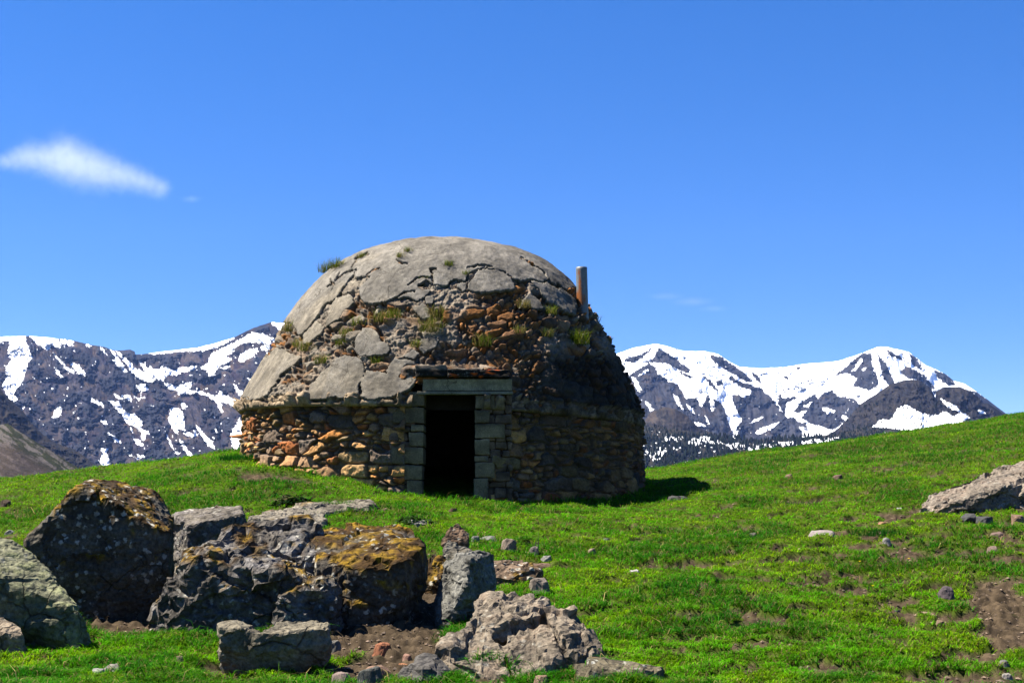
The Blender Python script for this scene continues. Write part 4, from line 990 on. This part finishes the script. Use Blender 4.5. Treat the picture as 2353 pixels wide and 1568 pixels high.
rock('boulder', [[(1034, 1206, .1), (1050, 1200, .15), (1077, 1225, .12), (1076, 1242, .02), (1030, 1248, 0), (1016, 1238, .05), (1055, 1245, .25)]], G(1035, 1292)+.15, M_ROCKP, cgrey((.17, .12, .09), .4, 11), 'pointed red-brown stone perched behind the upright slab', seed=121, amp=.03, vox=.015, sink=.06, group=GRP)
rock('boulder', [[(1085, 1402, .65), (1110, 1368, .85), (1170, 1356, 1.0), (1222, 1362, 1.0), (1254, 1386, .85), (1240, 1412, .5), (1180, 1420, .42), (1120, 1442, .35), (1092, 1452, .38)],
      [(1012, 1488, .18), (1040, 1462, .32), (1085, 1420, .5), (1130, 1432, .45), (1152, 1480, .2), (1168, 1552, -.05), (1060, 1538, 0), (1025, 1512, .05)],
      [(1150, 1480, .25), (1200, 1432, .45), (1260, 1440, .42), (1292, 1500, .12), (1240, 1542, 0), (1190, 1560, -.05)],
      [(1250, 1402, .6), (1300, 1402, .6), (1320, 1390, .62), (1350, 1430, .48), (1378, 1480, .3), (1384, 1500, .22), (1330, 1500, .05), (1300, 1470, .1), (1280, 1430, .3)],
      [(1240, 1495, .12), (1380, 1498, .2), (1330, 1560, .1), (1240, 1565, .05)]],
     G(1190, 1556), M_ROCKP, cgrey((.31, .275, .24), .35, 12, (.24, .17, .12)), 'jagged pale tan rock broken into ridges and hollows, centre foreground', seed=132, amp=.065, sc_=1.9, crag=.85, vox=.014, sink=.12, strata=((.80, -.2, .5), .17, .03), group=GRP)
rock('boulder', [[(922, 1534, .1), (960, 1500, .3), (1000, 1500, .3), (1038, 1540, .18), (1052, 1570, .1), (985, 1532, 0), (930, 1610, 0), (1050, 1610, 0)]], 8.45, M_ROCKP, cgrey((.14, .14, .15), .35, 13), 'dark blue-grey rock at the bottom edge, left of the jagged tan rock', seed=143, amp=.05, crag=.6, vox=.016, sink=.1, group=GRP)
rock('boulder', [[(1313, 1512, .2), (1335, 1510, .22), (1372, 1525, .15), (1440, 1530, .15), (1522, 1528, .25), (1518, 1538, .1), (1450, 1545, .02), (1380, 1545, 0), (1325, 1540, 0), (1330, 1568, .05), (1420, 1575, .05)]], G(1400, 1566), M_ROCK, cgrey((.22, .20, .15), .35, 14), 'low crusty rock ledge with brown moss at the bottom edge, right of the tan rock', moss=(.8, .4, .05), seed=154, amp=.04, vox=.016, sink=.08, group=GRP)
rock('boulder', [[(2108, 1166, .15), (2130, 1132, .4), (2200, 1110, .7), (2260, 1086, 1.0), (2352, 1068, 1.2), (2500, 1036, 1.5), (2500, 1175, .1), (2352, 1166, 0), (2290, 1170, -.1), (2160, 1174, 0), (2205, 1150, -.12), (2290, 1125, .1), (2352, 1110, .1)]],
     G(2200, 1174), M_ROCKP, cgrey((.31, .28, .26), .3, 15, (.34, .25, .19)), 'long sloping pinkish-grey rock at the right edge of the meadow', seed=165, amp=.06, crag=.8, vox=.015, sink=.25, strata=((-.42, .0, 1), .15, .05), group=GRP)
rock('boulder', [[(1105, 1300, .2), (1130, 1285, .35), (1200, 1290, .35), (1240, 1310, .25), (1232, 1328, .05), (1215, 1350, .02), (1130, 1345, 0), (1110, 1325, .05)]], G(1180, 1350), M_ROCK, cgrey((.25, .19, .15), .4, 16), 'low layered rock with moss tucked right of the upright slab', moss=(.9, .2, .0), seed=176, amp=.05, vox=.013, sink=.1, strata=((.2, .2, 1), .06, .02), group=GRP)
rock('boulder', [[(965, 1325, .1), (975, 1285, .25), (1000, 1270, .3), (1022, 1290, .2), (1020, 1330, .0), (990, 1350, 0), (970, 1350, .05)]], G(990, 1350), M_ROCK, cgrey((.2, .16, .1), .3, 17), 'small moss-cushioned rock between the mossy overhang and the upright slab', moss=(1, -.2, -.3), seed=187, amp=.05, vox=.013, sink=.1, group=GRP)
rock('boulder', [[(498, 1062, 0), (520, 1050, .3), (555, 1044, .4), (560, 1050, .1), (530, 1066, 0)]], 20.2, M_ROCKP, cgrey((.33, .29, .24), .3, 18), 'pale flat rock in the grass left of the hut wall', seed=198, amp=.03, vox=.015, sink=.15, group=GRP)

# smaller loose stones: (u, v, width px, height px, colour, label)
STN = [
 (1120, 1232, 52, 26, (.26, .26, .23), 'rounded grey stone in the grass, left of a matching pair right of the pointed stone'),
 (1166, 1234, 40, 18, (.24, .24, .21), 'flatter grey-green stone touching the rounded grey one'),
 (1168, 1262, 44, 22, (.29, .23, .18), 'tan stone alone just below the grey pair'),
 (1227, 1270, 24, 20, (.27, .23, .20), 'small upright brown stone right of the tan stone'),
 (1240, 1352, 56, 24, (.29, .24, .20), 'pale brown slab leaning at the foot of the layered rock'),
 (1235, 1300, 90, 16, (.20, .13, .09), 'flat reddish-brown stone in the grass above the jagged rock'),
 (1456, 1307, 36, 13, (.50, .48, .46), 'white flat stone alone in the middle of the meadow'),
 (1885, 1220, 70, 20, (.42, .36, .34), 'pale pinkish flat rock half sunk in the right meadow'),
 (2028, 1200, 34, 16, (.46, .26, .15), 'wedge-shaped orange stone below the turned soil on the right'),
 (2338, 1190, 36, 22, (.40, .26, .18), 'tan angular block at the right edge below the long rock'),
 (2225, 1188, 44, 12, (.10, .10, .10), 'dark slate flake, left one of the two below the long rock'),
 (2260, 1195, 46, 11, (.12, .12, .12), 'dark slate flake, right one of the two below the long rock'),
 (2290, 1218, 40, 11, (.24, .16, .14), 'thin reddish slab in grass under the slate flakes'),
 (2174, 1370, 44, 24, (.15, .12, .13), 'dark rounded stone beside the bare soil on the right'),
 (2058, 1383, 24, 9, (.13, .13, .13), 'small dark slate chip left of the dark rounded stone'),
 (2130, 1400, 36, 10, (.36, .27, .17), 'tan flat chip below the dark slate chip'),
 (2158, 1418, 26, 10, (.32, .22, .15), 'brownish chip just below the tan flat chip'),
 (2313, 1543, 30, 16, (.44, .40, .36), 'pale stone lying on bare soil in the lower right corner'),
 (2305, 1524, 28, 14, (.22, .22, .20), 'greyish stone with dark underside above the lower right corner'),
 (2036, 1240, 22, 14, (.42, .40, .36), 'small white-grey stone below the orange wedge'),
 (2066, 1160, 18, 8, (.42, .41, .38), 'little white stone left of the long rock near turned soil'),
 (1960, 1093, 0, 0, None, None),
 (1812, 1096, 22, 12, (.32, .20, .16), 'pinkish stone high on the right-hand slope'),
 (1880, 1104, 0, 0, None, None),
 (1728, 1170, 0, 0, None, None),
 (1730, 1222, 24, 11, (.16, .16, .12), 'small olive-grey stone in grass left of the pale pinkish rock'),
 (2280, 1255, 30, 14, (.36, .26, .21), 'pinkish stone at right edge of the slope above the bare soil'),
 (2215, 1297, 0, 0, None, None),
 (880, 1484, 52, 24, (.42, .17, .09), 'brick-red broken stone on the bare soil patch'),
 (868, 1530, 84, 26, (.34, .21, .15), 'long tan slab lying on soil left of the dark bottom rock'),
 (930, 1514, 44, 12, (.55, .25, .12), 'bright orange flat stone just above the dark bottom rock'),
 (935, 1503, 28, 11, (.42, .24, .18), 'pink chip touching the bright orange stone'),
 (785, 1553, 54, 22, (.36, .27, .24), 'pale pink stone at the bottom edge left of the tan slab'),
 (852, 1562, 66, 34, (.12, .125, .115), 'dark grey-green pointed stone cut by the bottom edge'),
 (765, 1476, 46, 24, (.27, .25, .22), 'grey stone against the right foot of the notched block'),
 (228, 1540, 36, 14, (.42, .41, .38), 'white-grey flat stone in the lower left grass'),
 (258, 1537, 44, 10, (.36, .34, .28), 'paler flat stone right beside the white-grey one'),
 (414, 1512, 22, 8, (.34, .26, .18), 'tan pebble in the lower left grass near bare soil'),
 (1243, 1562, 40, 20, (.33, .22, .15), 'brown crumbly stone at the bottom edge under the jagged rock'),
 (1555, 1143, 60, 9, (.10, .10, .10), 'flat stone lying inside the hut shadow'),
 (1010, 1326, 30, 26, (.42, .24, .16), 'orange-pink stone at the left foot of the upright slab'),
 (1092, 1246, 22, 14, (.27, .26, .25), 'little grey stone behind the upright slab'),
 (1135, 1445, 0, 0, None, None),
 (1480, 1355, 0, 0, None, None),
 (1185, 1292, 60, 12, (.42, .39, .36), 'pale splintered flake lying on the layered rock'),
 (1255, 1283, 30, 12, (.36, .35, .32), 'light grey chip right of the splintered flake'),
 (1392, 1240, 20, 8, (.30, .30, .28), 'grey chip in the open grass below the hut wall'),
 (1360, 1275, 20, 10, (.33, .26, .18), 'tan chip in the open grass left of the white flat stone'),
 (960, 1195, 90, 14, (.33, .31, .28), 'long pale rock edge showing through turf below the doorway'),
 (760, 1200, 0, 0, None, None),
 (22, 1226, 26, 10, (.27, .27, .23), 'grey stone peeping above the slab-topped boulder at far left'),
 (14, 1155, 30, 14, (.10, .07, .05), 'dark brown clod on the grass at far left'),
 (1040, 1172, 26, 12, (.14, .09, .06), 'dark brown clod on the grass in front of the doorway'),
 (1925, 1100, 24, 9, (.20, .13, .10), 'brown stone high on the right slope, left of dark green grass'),
]
STONES = []
def stone(u, v, w, h, c, label):
    Y = G(u, v+h*.4); k = Y/F; ww = w*k; hh = max(h*k*1.05, .045)
    X = float(ray(u, v)[0]*Y); zb = GZ(X, Y)
    bm = bmesh.new(); rs = random.Random(int(u*7+v))
    pts = []
    for i in range(16):
        a = (i//2)*.785+rs.uniform(-.3, .3); rr = rs.uniform(.8, 1.1); zt = -.5 if i % 2 else rs.choice((.35, .9, 1.0, .75))
        sq = rs.uniform(.55, .85) if zt > .6 else 1.0
        pts.append(bm.verts.new((math.cos(a)*ww/2*rr*sq, math.sin(a)*ww*.42*rr*sq, zt*hh*rs.uniform(.8, 1))))
    r = bmesh.ops.convex_hull(bm, input=pts)
    junk = [e for e in r['geom_interior']+r['geom_unused'] if isinstance(e, bmesh.types.BMVert)]
    bmesh.ops.delete(bm, geom=list(set(junk)), context='VERTS')
    bmesh.ops.bevel(bm, geom=bm.edges[:], offset=min(ww, hh)*.07, segments=1, affect='EDGES')
    bmesh.ops.triangulate(bm, faces=bm.faces[:])
    bmesh.ops.subdivide_edges(bm, edges=bm.edges[:], cuts=2, use_grid_fill=True)
    s = rs.randint(0, 99)
    o = bm_obj('stone', bm, M_STONE, lambda co: np.array(c)*(1+.4*fbm(co[:, 0]*12, co[:, 1]*12, co[:, 2]*12+s, 3, 5)[:, None]), rough=ww*.07, rs=5/ww, seed=s, smooth=False)
    o.location = (X, Y, zb+.006)
    tag(o, label, 'stone', 'loose stones lying in the meadow'); STONES.append((X, Y, ww*.5))
for t in STN:
    if t[2]: stone(*t)
# pebbles and crumbs on the bare soil
def pebbles():
    V = []; Fc = []; C = []
    base = np.array([[1, 0, 0], [-1, 0, 0], [0, 1, 0], [0, -1, 0], [0, 0, 1], [0, 0, -1]], float)
    tri = np.array([[0, 2, 4], [2, 1, 4], [1, 3, 4], [3, 0, 4], [2, 0, 5], [1, 2, 5], [3, 1, 5], [0, 3, 5]])
    n = 26000; Y = 7.5+rng.random(n)**1.2*16; X = Y*(-.42+rng.random(n)*.86)
    s = soil(X, Y); keep = (s > .5) | (rng.random(n) < .03); X = X[keep]; Y = Y[keep]; Z = ground(X, Y); n = len(X)
    sz = .006+.016*rng.random(n)**3
    B = base[None]*(.6+.8*rng.random((n, 6, 1)))*sz[:, None, None]*np.array([1.2, 1, .6])
    a = rng.random(n)*6.28; ca, sa = np.cos(a)[:, None], np.sin(a)[:, None]
    Bx = B[..., 0]*ca-B[..., 1]*sa; By = B[..., 0]*sa+B[..., 1]*ca
    V = np.stack([Bx+X[:, None], By+Y[:, None], B[..., 2]+Z[:, None]+.002], -1)
    c = np.array([.24, .17, .12])*(.5+rng.random((n, 1))*1.1); c = c+rng.random((n, 1))*.05
    o = mesh_np('gravel', V.reshape(-1, 3), (tri[None]+np.arange(n)[:, None, None]*6).reshape(-1, 3), M_STONE, np.repeat(c, 6, 0), smooth=False)
    tag(o, 'brown crumbs and pebbles strewn over the bare soil patches', 'gravel', kind='stuff')
pebbles()

# ================================================================== GRASS
def grass_mat(name):
    m, nt, b, out = mat_new(name)
    at_ = N(nt, 'ShaderNodeVertexColor', layer_name='Col'); gc_ = mixc(nt, 1.0, at_.outputs['Color'], (.74,)*3, 'MULTIPLY')
    nt.links.new(gc_, b.inputs['Base Color'])
    b.inputs['Roughness'].default_value = .7; b.inputs['Specular IOR Level'].default_value = .06
    tr = N(nt, 'ShaderNodeBsdfTranslucent'); nt.links.new(gc_, tr.inputs['Color'])
    mx = N(nt, 'ShaderNodeMixShader'); mx.inputs[0].default_value = .45
    nt.links.new(b.outputs[0], mx.inputs[1]); nt.links.new(tr.outputs[0], mx.inputs[2]); nt.links.new(mx.outputs[0], out.inputs[0])
    return m
M_GRASS = grass_mat('grass_blade')
def blades(X, Y, Z, L, Wd, lean, c, taper=.7):
    n = len(X); a = rng.random(n)*2*math.pi; fx, fy = np.cos(a), np.sin(a)      # facing of the flat side
    d = rng.random(n)*2*math.pi; lx, ly = np.cos(d)*lean, np.sin(d)*lean
    px, py = -fy, fx
    base = np.stack([X, Y, Z], -1)
    m = base+np.stack([lx*L*.35, ly*L*.35, L*.55], -1); t = base+np.stack([lx*L, ly*L, L*(1-.35*lean)], -1)
    w = np.stack([px, py, 0*px], -1)*Wd[:, None]*.5
    V = np.stack([base-w, base+w, m+w*taper, m-w*taper, t], 1).reshape(-1, 3)
    i = np.arange(n)[:, None]*5
    quad = i+np.array([[0, 1, 2, 3]]); tri = i+np.array([[3, 2, 4]])
    return V, quad, tri, np.repeat(c, 5, 0)*np.tile(np.array([.75, .75, 1, 1, 1.15]), n)[:, None]
def field():
    Vs = []; Qs = []; Ts = []; Cs = []
    n = 1100000
    Y = 7.2*(34/7.2)**(rng.random(n)**1.25); sl = -.46+rng.random(n)*.94; wide = rng.random(n) < .2; sl = np.where(wide, np.sign(sl)*(.45+.4*rng.random(n)), sl); X = Y*sl
    s = soil(X, Y); lush = fbm(X*.55, Y*.75, 0, 4, 901); fine = fbm(X*4, Y*4, 0, 3, 903)
    near_hut = np.hypot(X-HX, Y-DC)
    keep = (rng.random(n) > s*1.15-.08) & (near_hut > RW-.02)
    for (sx, sy, sr) in STONES: keep &= np.hypot(X-sx, (Y-sy+.03)*.95) > sr*1.0
    X, Y, lush, fine, near_hut, s = (q[keep] for q in (X, Y, lush, fine, near_hut, s)); n = len(X)
    Z = ground(X, Y)-.004
    lu = sstep(.0, .20, lush+fine*.35+.15*sstep(2.5, 4.5, X)*sstep(17, 20, Y))
    tall = sstep(RW+.45, RW+.02, near_hut)
    L = (.024+.030*rng.random(n))*(1+.9*lu+1.2*tall*rng.random(n))*(1-.35*s); L *= np.where(rng.random(n) < .012, 2.0, 1.0)
    Wd = .0036+.0030*rng.random(n)+.00022*Y
    yel = np.array([.30, .44, .002]); grn = np.array([.095, .34, .002]); deep = np.array([.012, .125, .004]); straw = np.array([.30, .24, .09])
    r = rng.random((n, 1)); pat = sstep(-.25, .3, fbm(X*1.7, Y*1.7, 0, 4, 905))[:, None]
    c = grn*(1-pat*r)+yel*(pat*r); l2 = (lu*(.55+.45*rng.random(n)))[:, None]; c = c*(1-l2)+deep*l2
    st = (rng.random((n, 1)) < .07+.10*s[:, None]+.05*(fine[:, None] > .2)); c = np.where(st, straw*(.6+.5*r), c)
    bl = (rng.random((n, 1)) < .03+.09*sstep(1, 5, X)[:, None]+.1*(fine[:, None] < -.25)); c = np.where(bl, np.array([.17, .12, .045]), c)
    c = c*(.55+.8*rng.random((n, 1)))*(1+.5*sstep(-.3, .3, fine)[:, None]-.25)
    V, Q, T_, C = blades(X, Y, Z, L, Wd, .6+1.0*rng.random(n), c)
    o = mesh_np('meadow_grass', V, [Q, T_], M_GRASS, C, smooth=False)
    tag(o, 'short bright green grass covering the meadow', 'grass', kind='stuff')
field()
def tuft(p, n, h, spread, name, label, cat, green, group=None, width=.006, lean=.8):
    t = rng.random(n)*6.28; q = rng.random(n)**.7*spread
    X = np.cos(t)*q; Y = np.sin(t)*q; Z = 0*X-.02
    c = np.where(rng.random((n, 1)) < green, np.array([.10, .15, .006]), np.array([.22, .18, .06]))*(.6+.7*rng.random((n, 1)))
    V, Q, T_, C = blades(X, Y, Z, h*(.5+.6*rng.random(n)), np.full(n, width), lean*rng.random(n), c)
    o = mesh_np(name, V, [Q, T_], M_GRASS, C, smooth=False); o.location = p
    tag(o, label, cat, group); return o
TF = [(750, 620, 1.5, .6, 'spiky tuft outermost on the dome left shoulder'), (777, 615, 1.4, .6, 'spiky tuft beside the outermost one on the dome left shoulder'), (831, 590, .8, .6, 'small tuft on the skyline of the dome left of its top'),
 (938, 578, .7, .5, 'tiny tuft highest on the dome plaster'), (921, 592, .7, .5, 'tiny tuft just below the highest one'), (1031, 605, .8, .7, 'dark tuft in the plaster near the dome centre'), (972, 635, .8, .4, 'sparse tuft at the crack left of the dome centre'), (1070, 627, .6, .8, 'short green tuft at the upper end of the long crack'),
 (663, 755, 1.5, .25, 'dry tuft at the left rim of the dome below the plaster'), (700, 800, 1.3, .4, 'brownish tuft in the rubble on the dome far left'), (680, 790, 1.1, .3, 'dry clump beside the left rim rubble'), (738, 830, 1.2, .5, 'green-brown tuft above the big left slab'), (792, 765, 1.3, .35, 'dry clump under the narrow plaster slab'),
 (820, 740, 1.1, .6, 'green tuft under the main plaster edge, left one'), (870, 730, 1.5, .3, 'dry clump under the main plaster edge, middle one'), (905, 725, 1.2, .5, 'tuft under the main plaster edge, right one'), (780, 785, 1.1, .8, 'bright green tuft left of the triangular slab'), (862, 828, 1.0, .8, 'green tuft at the foot of the triangular slab'),
 (990, 760, 1.9, .35, 'largest dry clump in the middle of the rubble'), (1000, 720, 1.5, .3, 'dry clump right of the small plaster flakes'), (955, 790, 1.1, .6, 'small clump left of the lower plaster flake'), (1110, 790, 1.5, .5, 'clump with long stalks above the lintel'), (1205, 705, 1.1, .15, 'straw-coloured clump on the orange stones'), (1268, 718, 1.1, .7, 'small leafy tuft below the right plaster slab'),
 (1330, 785, 1.9, .95, 'brightest green tuft on the dome right side'), (1255, 770, 1.1, .5, 'thin tuft left of the brightest green one'), (1375, 730, .9, .2, 'dry wisp on the right skyline of the dome, upper'), (1408, 775, .9, .2, 'dry wisp on the right skyline of the dome, lower'), (1190, 765, 1.0, .4, 'sparse tuft among the orange stones')]
for (u, v, s, g, lab) in TF:
    p = on_dome(u, v); tuft(p, int(110*s), .16*s, .10*s, 'grass_tuft', lab, 'grass tuft', g, 'grass tufts growing on the dome', .007, 1.1)
# longer tussocks in the meadow
for (u, v, s, lab) in ((1255, 1118, 0, ''), (770, 1088, 1.2, 'lush tussock against the wall left of the jamb'), (730, 1080, 1.0, 'lush tussock at the wall foot further left'), (2030, 1225, 1.0, 'dark lush tussock below the orange wedge stone'), (1820, 1150, 1.4, 'lush tussock on top of the turfy hummock'), (620, 1100, .9, 'small tussock left of the dirt streak'), (560, 1040, 1.1, 'tussock at the left corner of the wall')):
    if not s: continue
    Y = min(G(u, v), 19.5); X = float(ray(u, v)[0]*Y)
    t = tuft((X, Y, GZ(X, Y)), int(900*s), .11*s, .34*s, 'grass_tussock', lab, 'tussock', 1.0, 'lush grass tussocks', .006, .8)
    me = t.data; n = len(me.vertices); c = np.array([.010, .085, .004])*(.6+.8*rng.random((n//5, 1))); set_col(me, np.repeat(c, 5, 0))
# leafy weed behind the pale slabs
def weed(u, v, n, rad_, h, label, col=(.008, .030, .005)):
    Y = G(u, v); X = float(ray(u, v)[0]*Y); V = []; Fc = []; C = []
    for i in range(n):
        a = random.uniform(0, 6.28); q = rad_*random.random()**.6; hz = h*(1-(q/rad_)**2)*random.uniform(.5, 1.1)
        c = Vector((math.cos(a)*q, math.sin(a)*q*.6, hz)); s = random.uniform(.018, .036)
        t1 = Vector((random.uniform(-1, 1), random.uniform(-1, 1), random.uniform(-.5, .5))).normalized(); t2 = t1.cross(Vector((random.uniform(-.5, .5), random.uniform(-.5, .5), 1))).normalized()
        b = len(V)
        for (p_, q_) in ((-1, 0), (-.2, .55), (.5, .4), (1, 0), (.5, -.4), (-.2, -.55)): V.append(c+t1*s*p_+t2*s*q_)
        Fc.append((b, b+1, b+2, b+3)); Fc.append((b, b+3, b+4, b+5)); C += [.5*np.array(col)*random.uniform(.6, 1.6)]*6
    o = mesh_np('weed_plant', np.array([list(p) for p in V]), np.array(Fc), M_GRASS, np.array(C), smooth=False); o.location = (X, Y, GZ(X, Y))
    tag(o, label, 'plant', 'leafy weeds in the meadow')
weed(672, 1162, 420, .34, .17, 'dark leafy weed clump behind the pale slabs below the hut')
weed(590, 1222, 160, .16, .12, 'small leafy sprig in the gap behind the speckled boulder', (.05, .14, .015))
weed(1165, 1330, 260, .16, .16, 'green leaves growing in the shade of the layered rock', (.04, .12, .015))
weed(950, 1200, 300, .30, .10, 'low leafy patch above the mossy overhanging boulder', (.05, .12, .02))
weed(1000, 1335, 160, .12, .10, 'little green plant at the foot of the moss-cushioned rock', (.07, .16, .02))
# straw and dry stems on the soil
def straw():
    n = 2600; Y = 8+rng.random(n)*11; X = Y*(-.40+rng.random(n)*.84); s = soil(X, Y); k = (s > .3) | (rng.random(n) < .08)
    X, Y = X[k], Y[k]; n = len(X); Z = ground(X, Y)+.008
    V, Q, T_, C = blades(X, Y, Z, .04+.07*rng.random(n)**2, np.full(n, .004), 2.4+0*X, np.array([.20, .15, .09])*(.6+.7*rng.random((n, 1))))
    o = mesh_np('straw_litter', V, [Q, T_], M_GRASS, C, smooth=False); tag(o, 'dry straw stalks littering the bare soil', 'straw', kind='stuff')
straw()
def flower(u, v, label):
    Y = G(u, v); X = float(ray(u, v)[0]*Y); root = empty('yellow_flower', (X, Y, GZ(X, Y))); tag(root, label, 'flower', 'yellow flowers in the meadow')
    V = [(0, 0, .085)]; Fc = []
    for k in range(10):
        a = k*math.pi/5; r = .016 if k % 2 == 0 else .008; V.append((math.cos(a)*r, math.sin(a)*r, .09))
    for k in range(10): Fc.append((0, 1+k, 1+(k+1) % 10))
    mesh_np('petals', np.array(V), np.array(Fc), M_GRASS, np.tile(np.array([.8, .6, .02]), (11, 1)), parent=root)
    Vb, Q, T_, Cb = blades(np.zeros(2), np.zeros(2), np.zeros(2), np.full(2, .09), np.full(2, .004), np.zeros(2), np.tile(np.array([.06, .12, .02]), (2, 1)))
    mesh_np('stem', Vb, [Q, T_], M_GRASS, Cb, parent=root)
flower(2005, 1358, 'yellow flower nearest the dark slate chip'); flower(2088, 1300, 'yellow flower higher up the slope, right one'); flower(1975, 1303, 'yellow flower higher up the slope, left one')

# ================================================================== CLOUDS
def cloud(name, pts, Y, dens, label, thick, seed, col=(1, 1, 1)):
    """volume cloud: string of lumps (u, v, ru, rv) fused into one body, softened by noise"""
    k = Y/F; bm = bmesh.new(); root = P(pts[0][0], pts[0][1], Y)
    us = [p[0] for p in pts]
    m = bpy.data.materials.new(name+'_vapour'); m.use_nodes = True; nt = m.node_tree
    for n in list(nt.nodes): nt.nodes.remove(n)
    out = N(nt, 'ShaderNodeOutputMaterial'); pv = N(nt, 'ShaderNodeVolumePrincipled'); nt.links.new(pv.outputs[0], out.inputs['Volume'])
    pv.inputs['Color'].default_value = (*col, 1); pv.inputs['Anisotropy'].default_value = .2
    co = N(nt, 'ShaderNodeNewGeometry').outputs['Position']
    acc = None
    for (u, v, ru, rv) in pts:
        c = P(u, v, Y); R3 = (ru*k, thick*rv*k, rv*k)
        g = bmesh.ops.create_icosphere(bm, subdivisions=2, radius=1.0)
        for vv in g['verts']: vv.co = Vector((vv.co.x*R3[0]*1.25, vv.co.y*R3[1]*1.25, vv.co.z*R3[2]*1.25))+Vector(c-root)
        sb = N(nt, 'ShaderNodeVectorMath', operation='SUBTRACT'); sb.inputs[1].default_value = tuple(c); nt.links.new(co, sb.inputs[0])
        dv = N(nt, 'ShaderNodeVectorMath', operation='DIVIDE'); dv.inputs[1].default_value = R3; nt.links.new(sb.outputs[0], dv.inputs[0])
        ln = N(nt, 'ShaderNodeVectorMath', operation='LENGTH'); nt.links.new(dv.outputs[0], ln.inputs[0])
        mr = N(nt, 'ShaderNodeMapRange'); mr.inputs[1].default_value = 1.2; mr.inputs[2].default_value = .0; mr.inputs[3].default_value = 0; mr.inputs[4].default_value = 1; mr.interpolation_type = 'SMOOTHSTEP'
        nt.links.new(ln.outputs['Value'], mr.inputs[0])
        if acc is None: acc = mr.outputs[0]
        else:
            mx = N(nt, 'ShaderNodeMath', operation='MAXIMUM'); nt.links.new(acc, mx.inputs[0]); nt.links.new(mr.outputs[0], mx.inputs[1]); acc = mx.outputs[0]
    nz = noise(nt, co, 1/(24*k), 8, .62, .6)
    ad = N(nt, 'ShaderNodeMath', operation='MULTIPLY_ADD'); ad.inputs[1].default_value = 1.5; ad.inputs[2].default_value = -.80; nt.links.new(nz, ad.inputs[0])
    sm = N(nt, 'ShaderNodeMath', operation='ADD'); nt.links.new(acc, sm.inputs[0]); nt.links.new(ad.outputs[0], sm.inputs[1])
    gt = N(nt, 'ShaderNodeMath', operation='MULTIPLY'); gt.use_clamp = True; nt.links.new(sm.outputs[0], gt.inputs[0]); nt.links.new(acc, gt.inputs[1])
    fm = N(nt, 'ShaderNodeMath', operation='MULTIPLY'); fm.inputs[1].default_value = dens/k; nt.links.new(gt.outputs[0], fm.inputs[0]); nt.links.new(fm.outputs[0], pv.inputs['Density'])
    me = bpy.data.meshes.new(name); bm.to_mesh(me); bm.free()
    o = bpy.data.objects.new(name, me); COL.objects.link(o); o.location = root
    md = o.modifiers.new('r', 'REMESH'); md.mode = 'VOXEL'; md.voxel_size = 5*k
    dg = bpy.context.evaluated_depsgraph_get(); me2 = bpy.data.meshes.new_from_object(o.evaluated_get(dg)); o.modifiers.clear(); o.data = me2
    me2.materials.clear(); me2.materials.append(m)
    tag(o, label, 'cloud', kind='structure')
CLD = []
for q in range(19):
    t_ = q/18.0; uu = 14+t_*352; lo = 390+t_*68-6*math.sin(t_*9); hi = np.interp(t_, [0, .15, .25, .38, .5, .65, .85, 1], [352, 326, 332, 314, 332, 354, 384, 408])
    CLD.append((uu, (lo+hi)/2, 46 if q < 17 else 38, max((lo-hi)/2*1.65, 20)))
cloud('cloud', CLD, 7200, .006, 'single white cloud low in the sky at the left', 1.0, 1)
cloud('cloud', [(440, 456, 34, 13)], 7200, .005, 'tiny faint puff right of the white cloud', 1.0, 2)
cloud('cloud', [(1530, 680, 60, 14), (1590, 692, 70, 16), (1640, 708, 50, 12)], 7200, .0035, 'faint pinkish wisp above the right-hand peaks', 1.0, 3, (1, .82, .86))

# ================================================================== HAZE
def haze():
    bm = bmesh.new(); bmesh.ops.create_cube(bm, size=1)
    for v in bm.verts: v.co = Vector((v.co.x*18400, 4000+v.co.y*16400-0, (-170 if v.co.z < 0 else 1350)))
    for v in bm.verts: v.co.y = -4100 if v.co.y < 4000 else 6400
    me = bpy.data.meshes.new('haze'); bm.to_mesh(me); bm.free(); o = bpy.data.objects.new('haze', me); COL.objects.link(o)
    m = bpy.data.materials.new('air'); m.use_nodes = True; nt = m.node_tree
    for n in list(nt.nodes): nt.nodes.remove(n)
    out = N(nt, 'ShaderNodeOutputMaterial'); pv = N(nt, 'ShaderNodeVolumePrincipled'); nt.links.new(pv.outputs[0], out.inputs['Volume'])
    pv.inputs['Color'].default_value = (.24, .42, 1.0, 1); pv.inputs['Density'].default_value = 2.3e-5; pv.inputs['Anisotropy'].default_value = .2
    me.materials.append(m); tag(o, 'thin blue air softening the far mountains', 'haze', kind='stuff')
HAZE = True
if HAZE: haze()
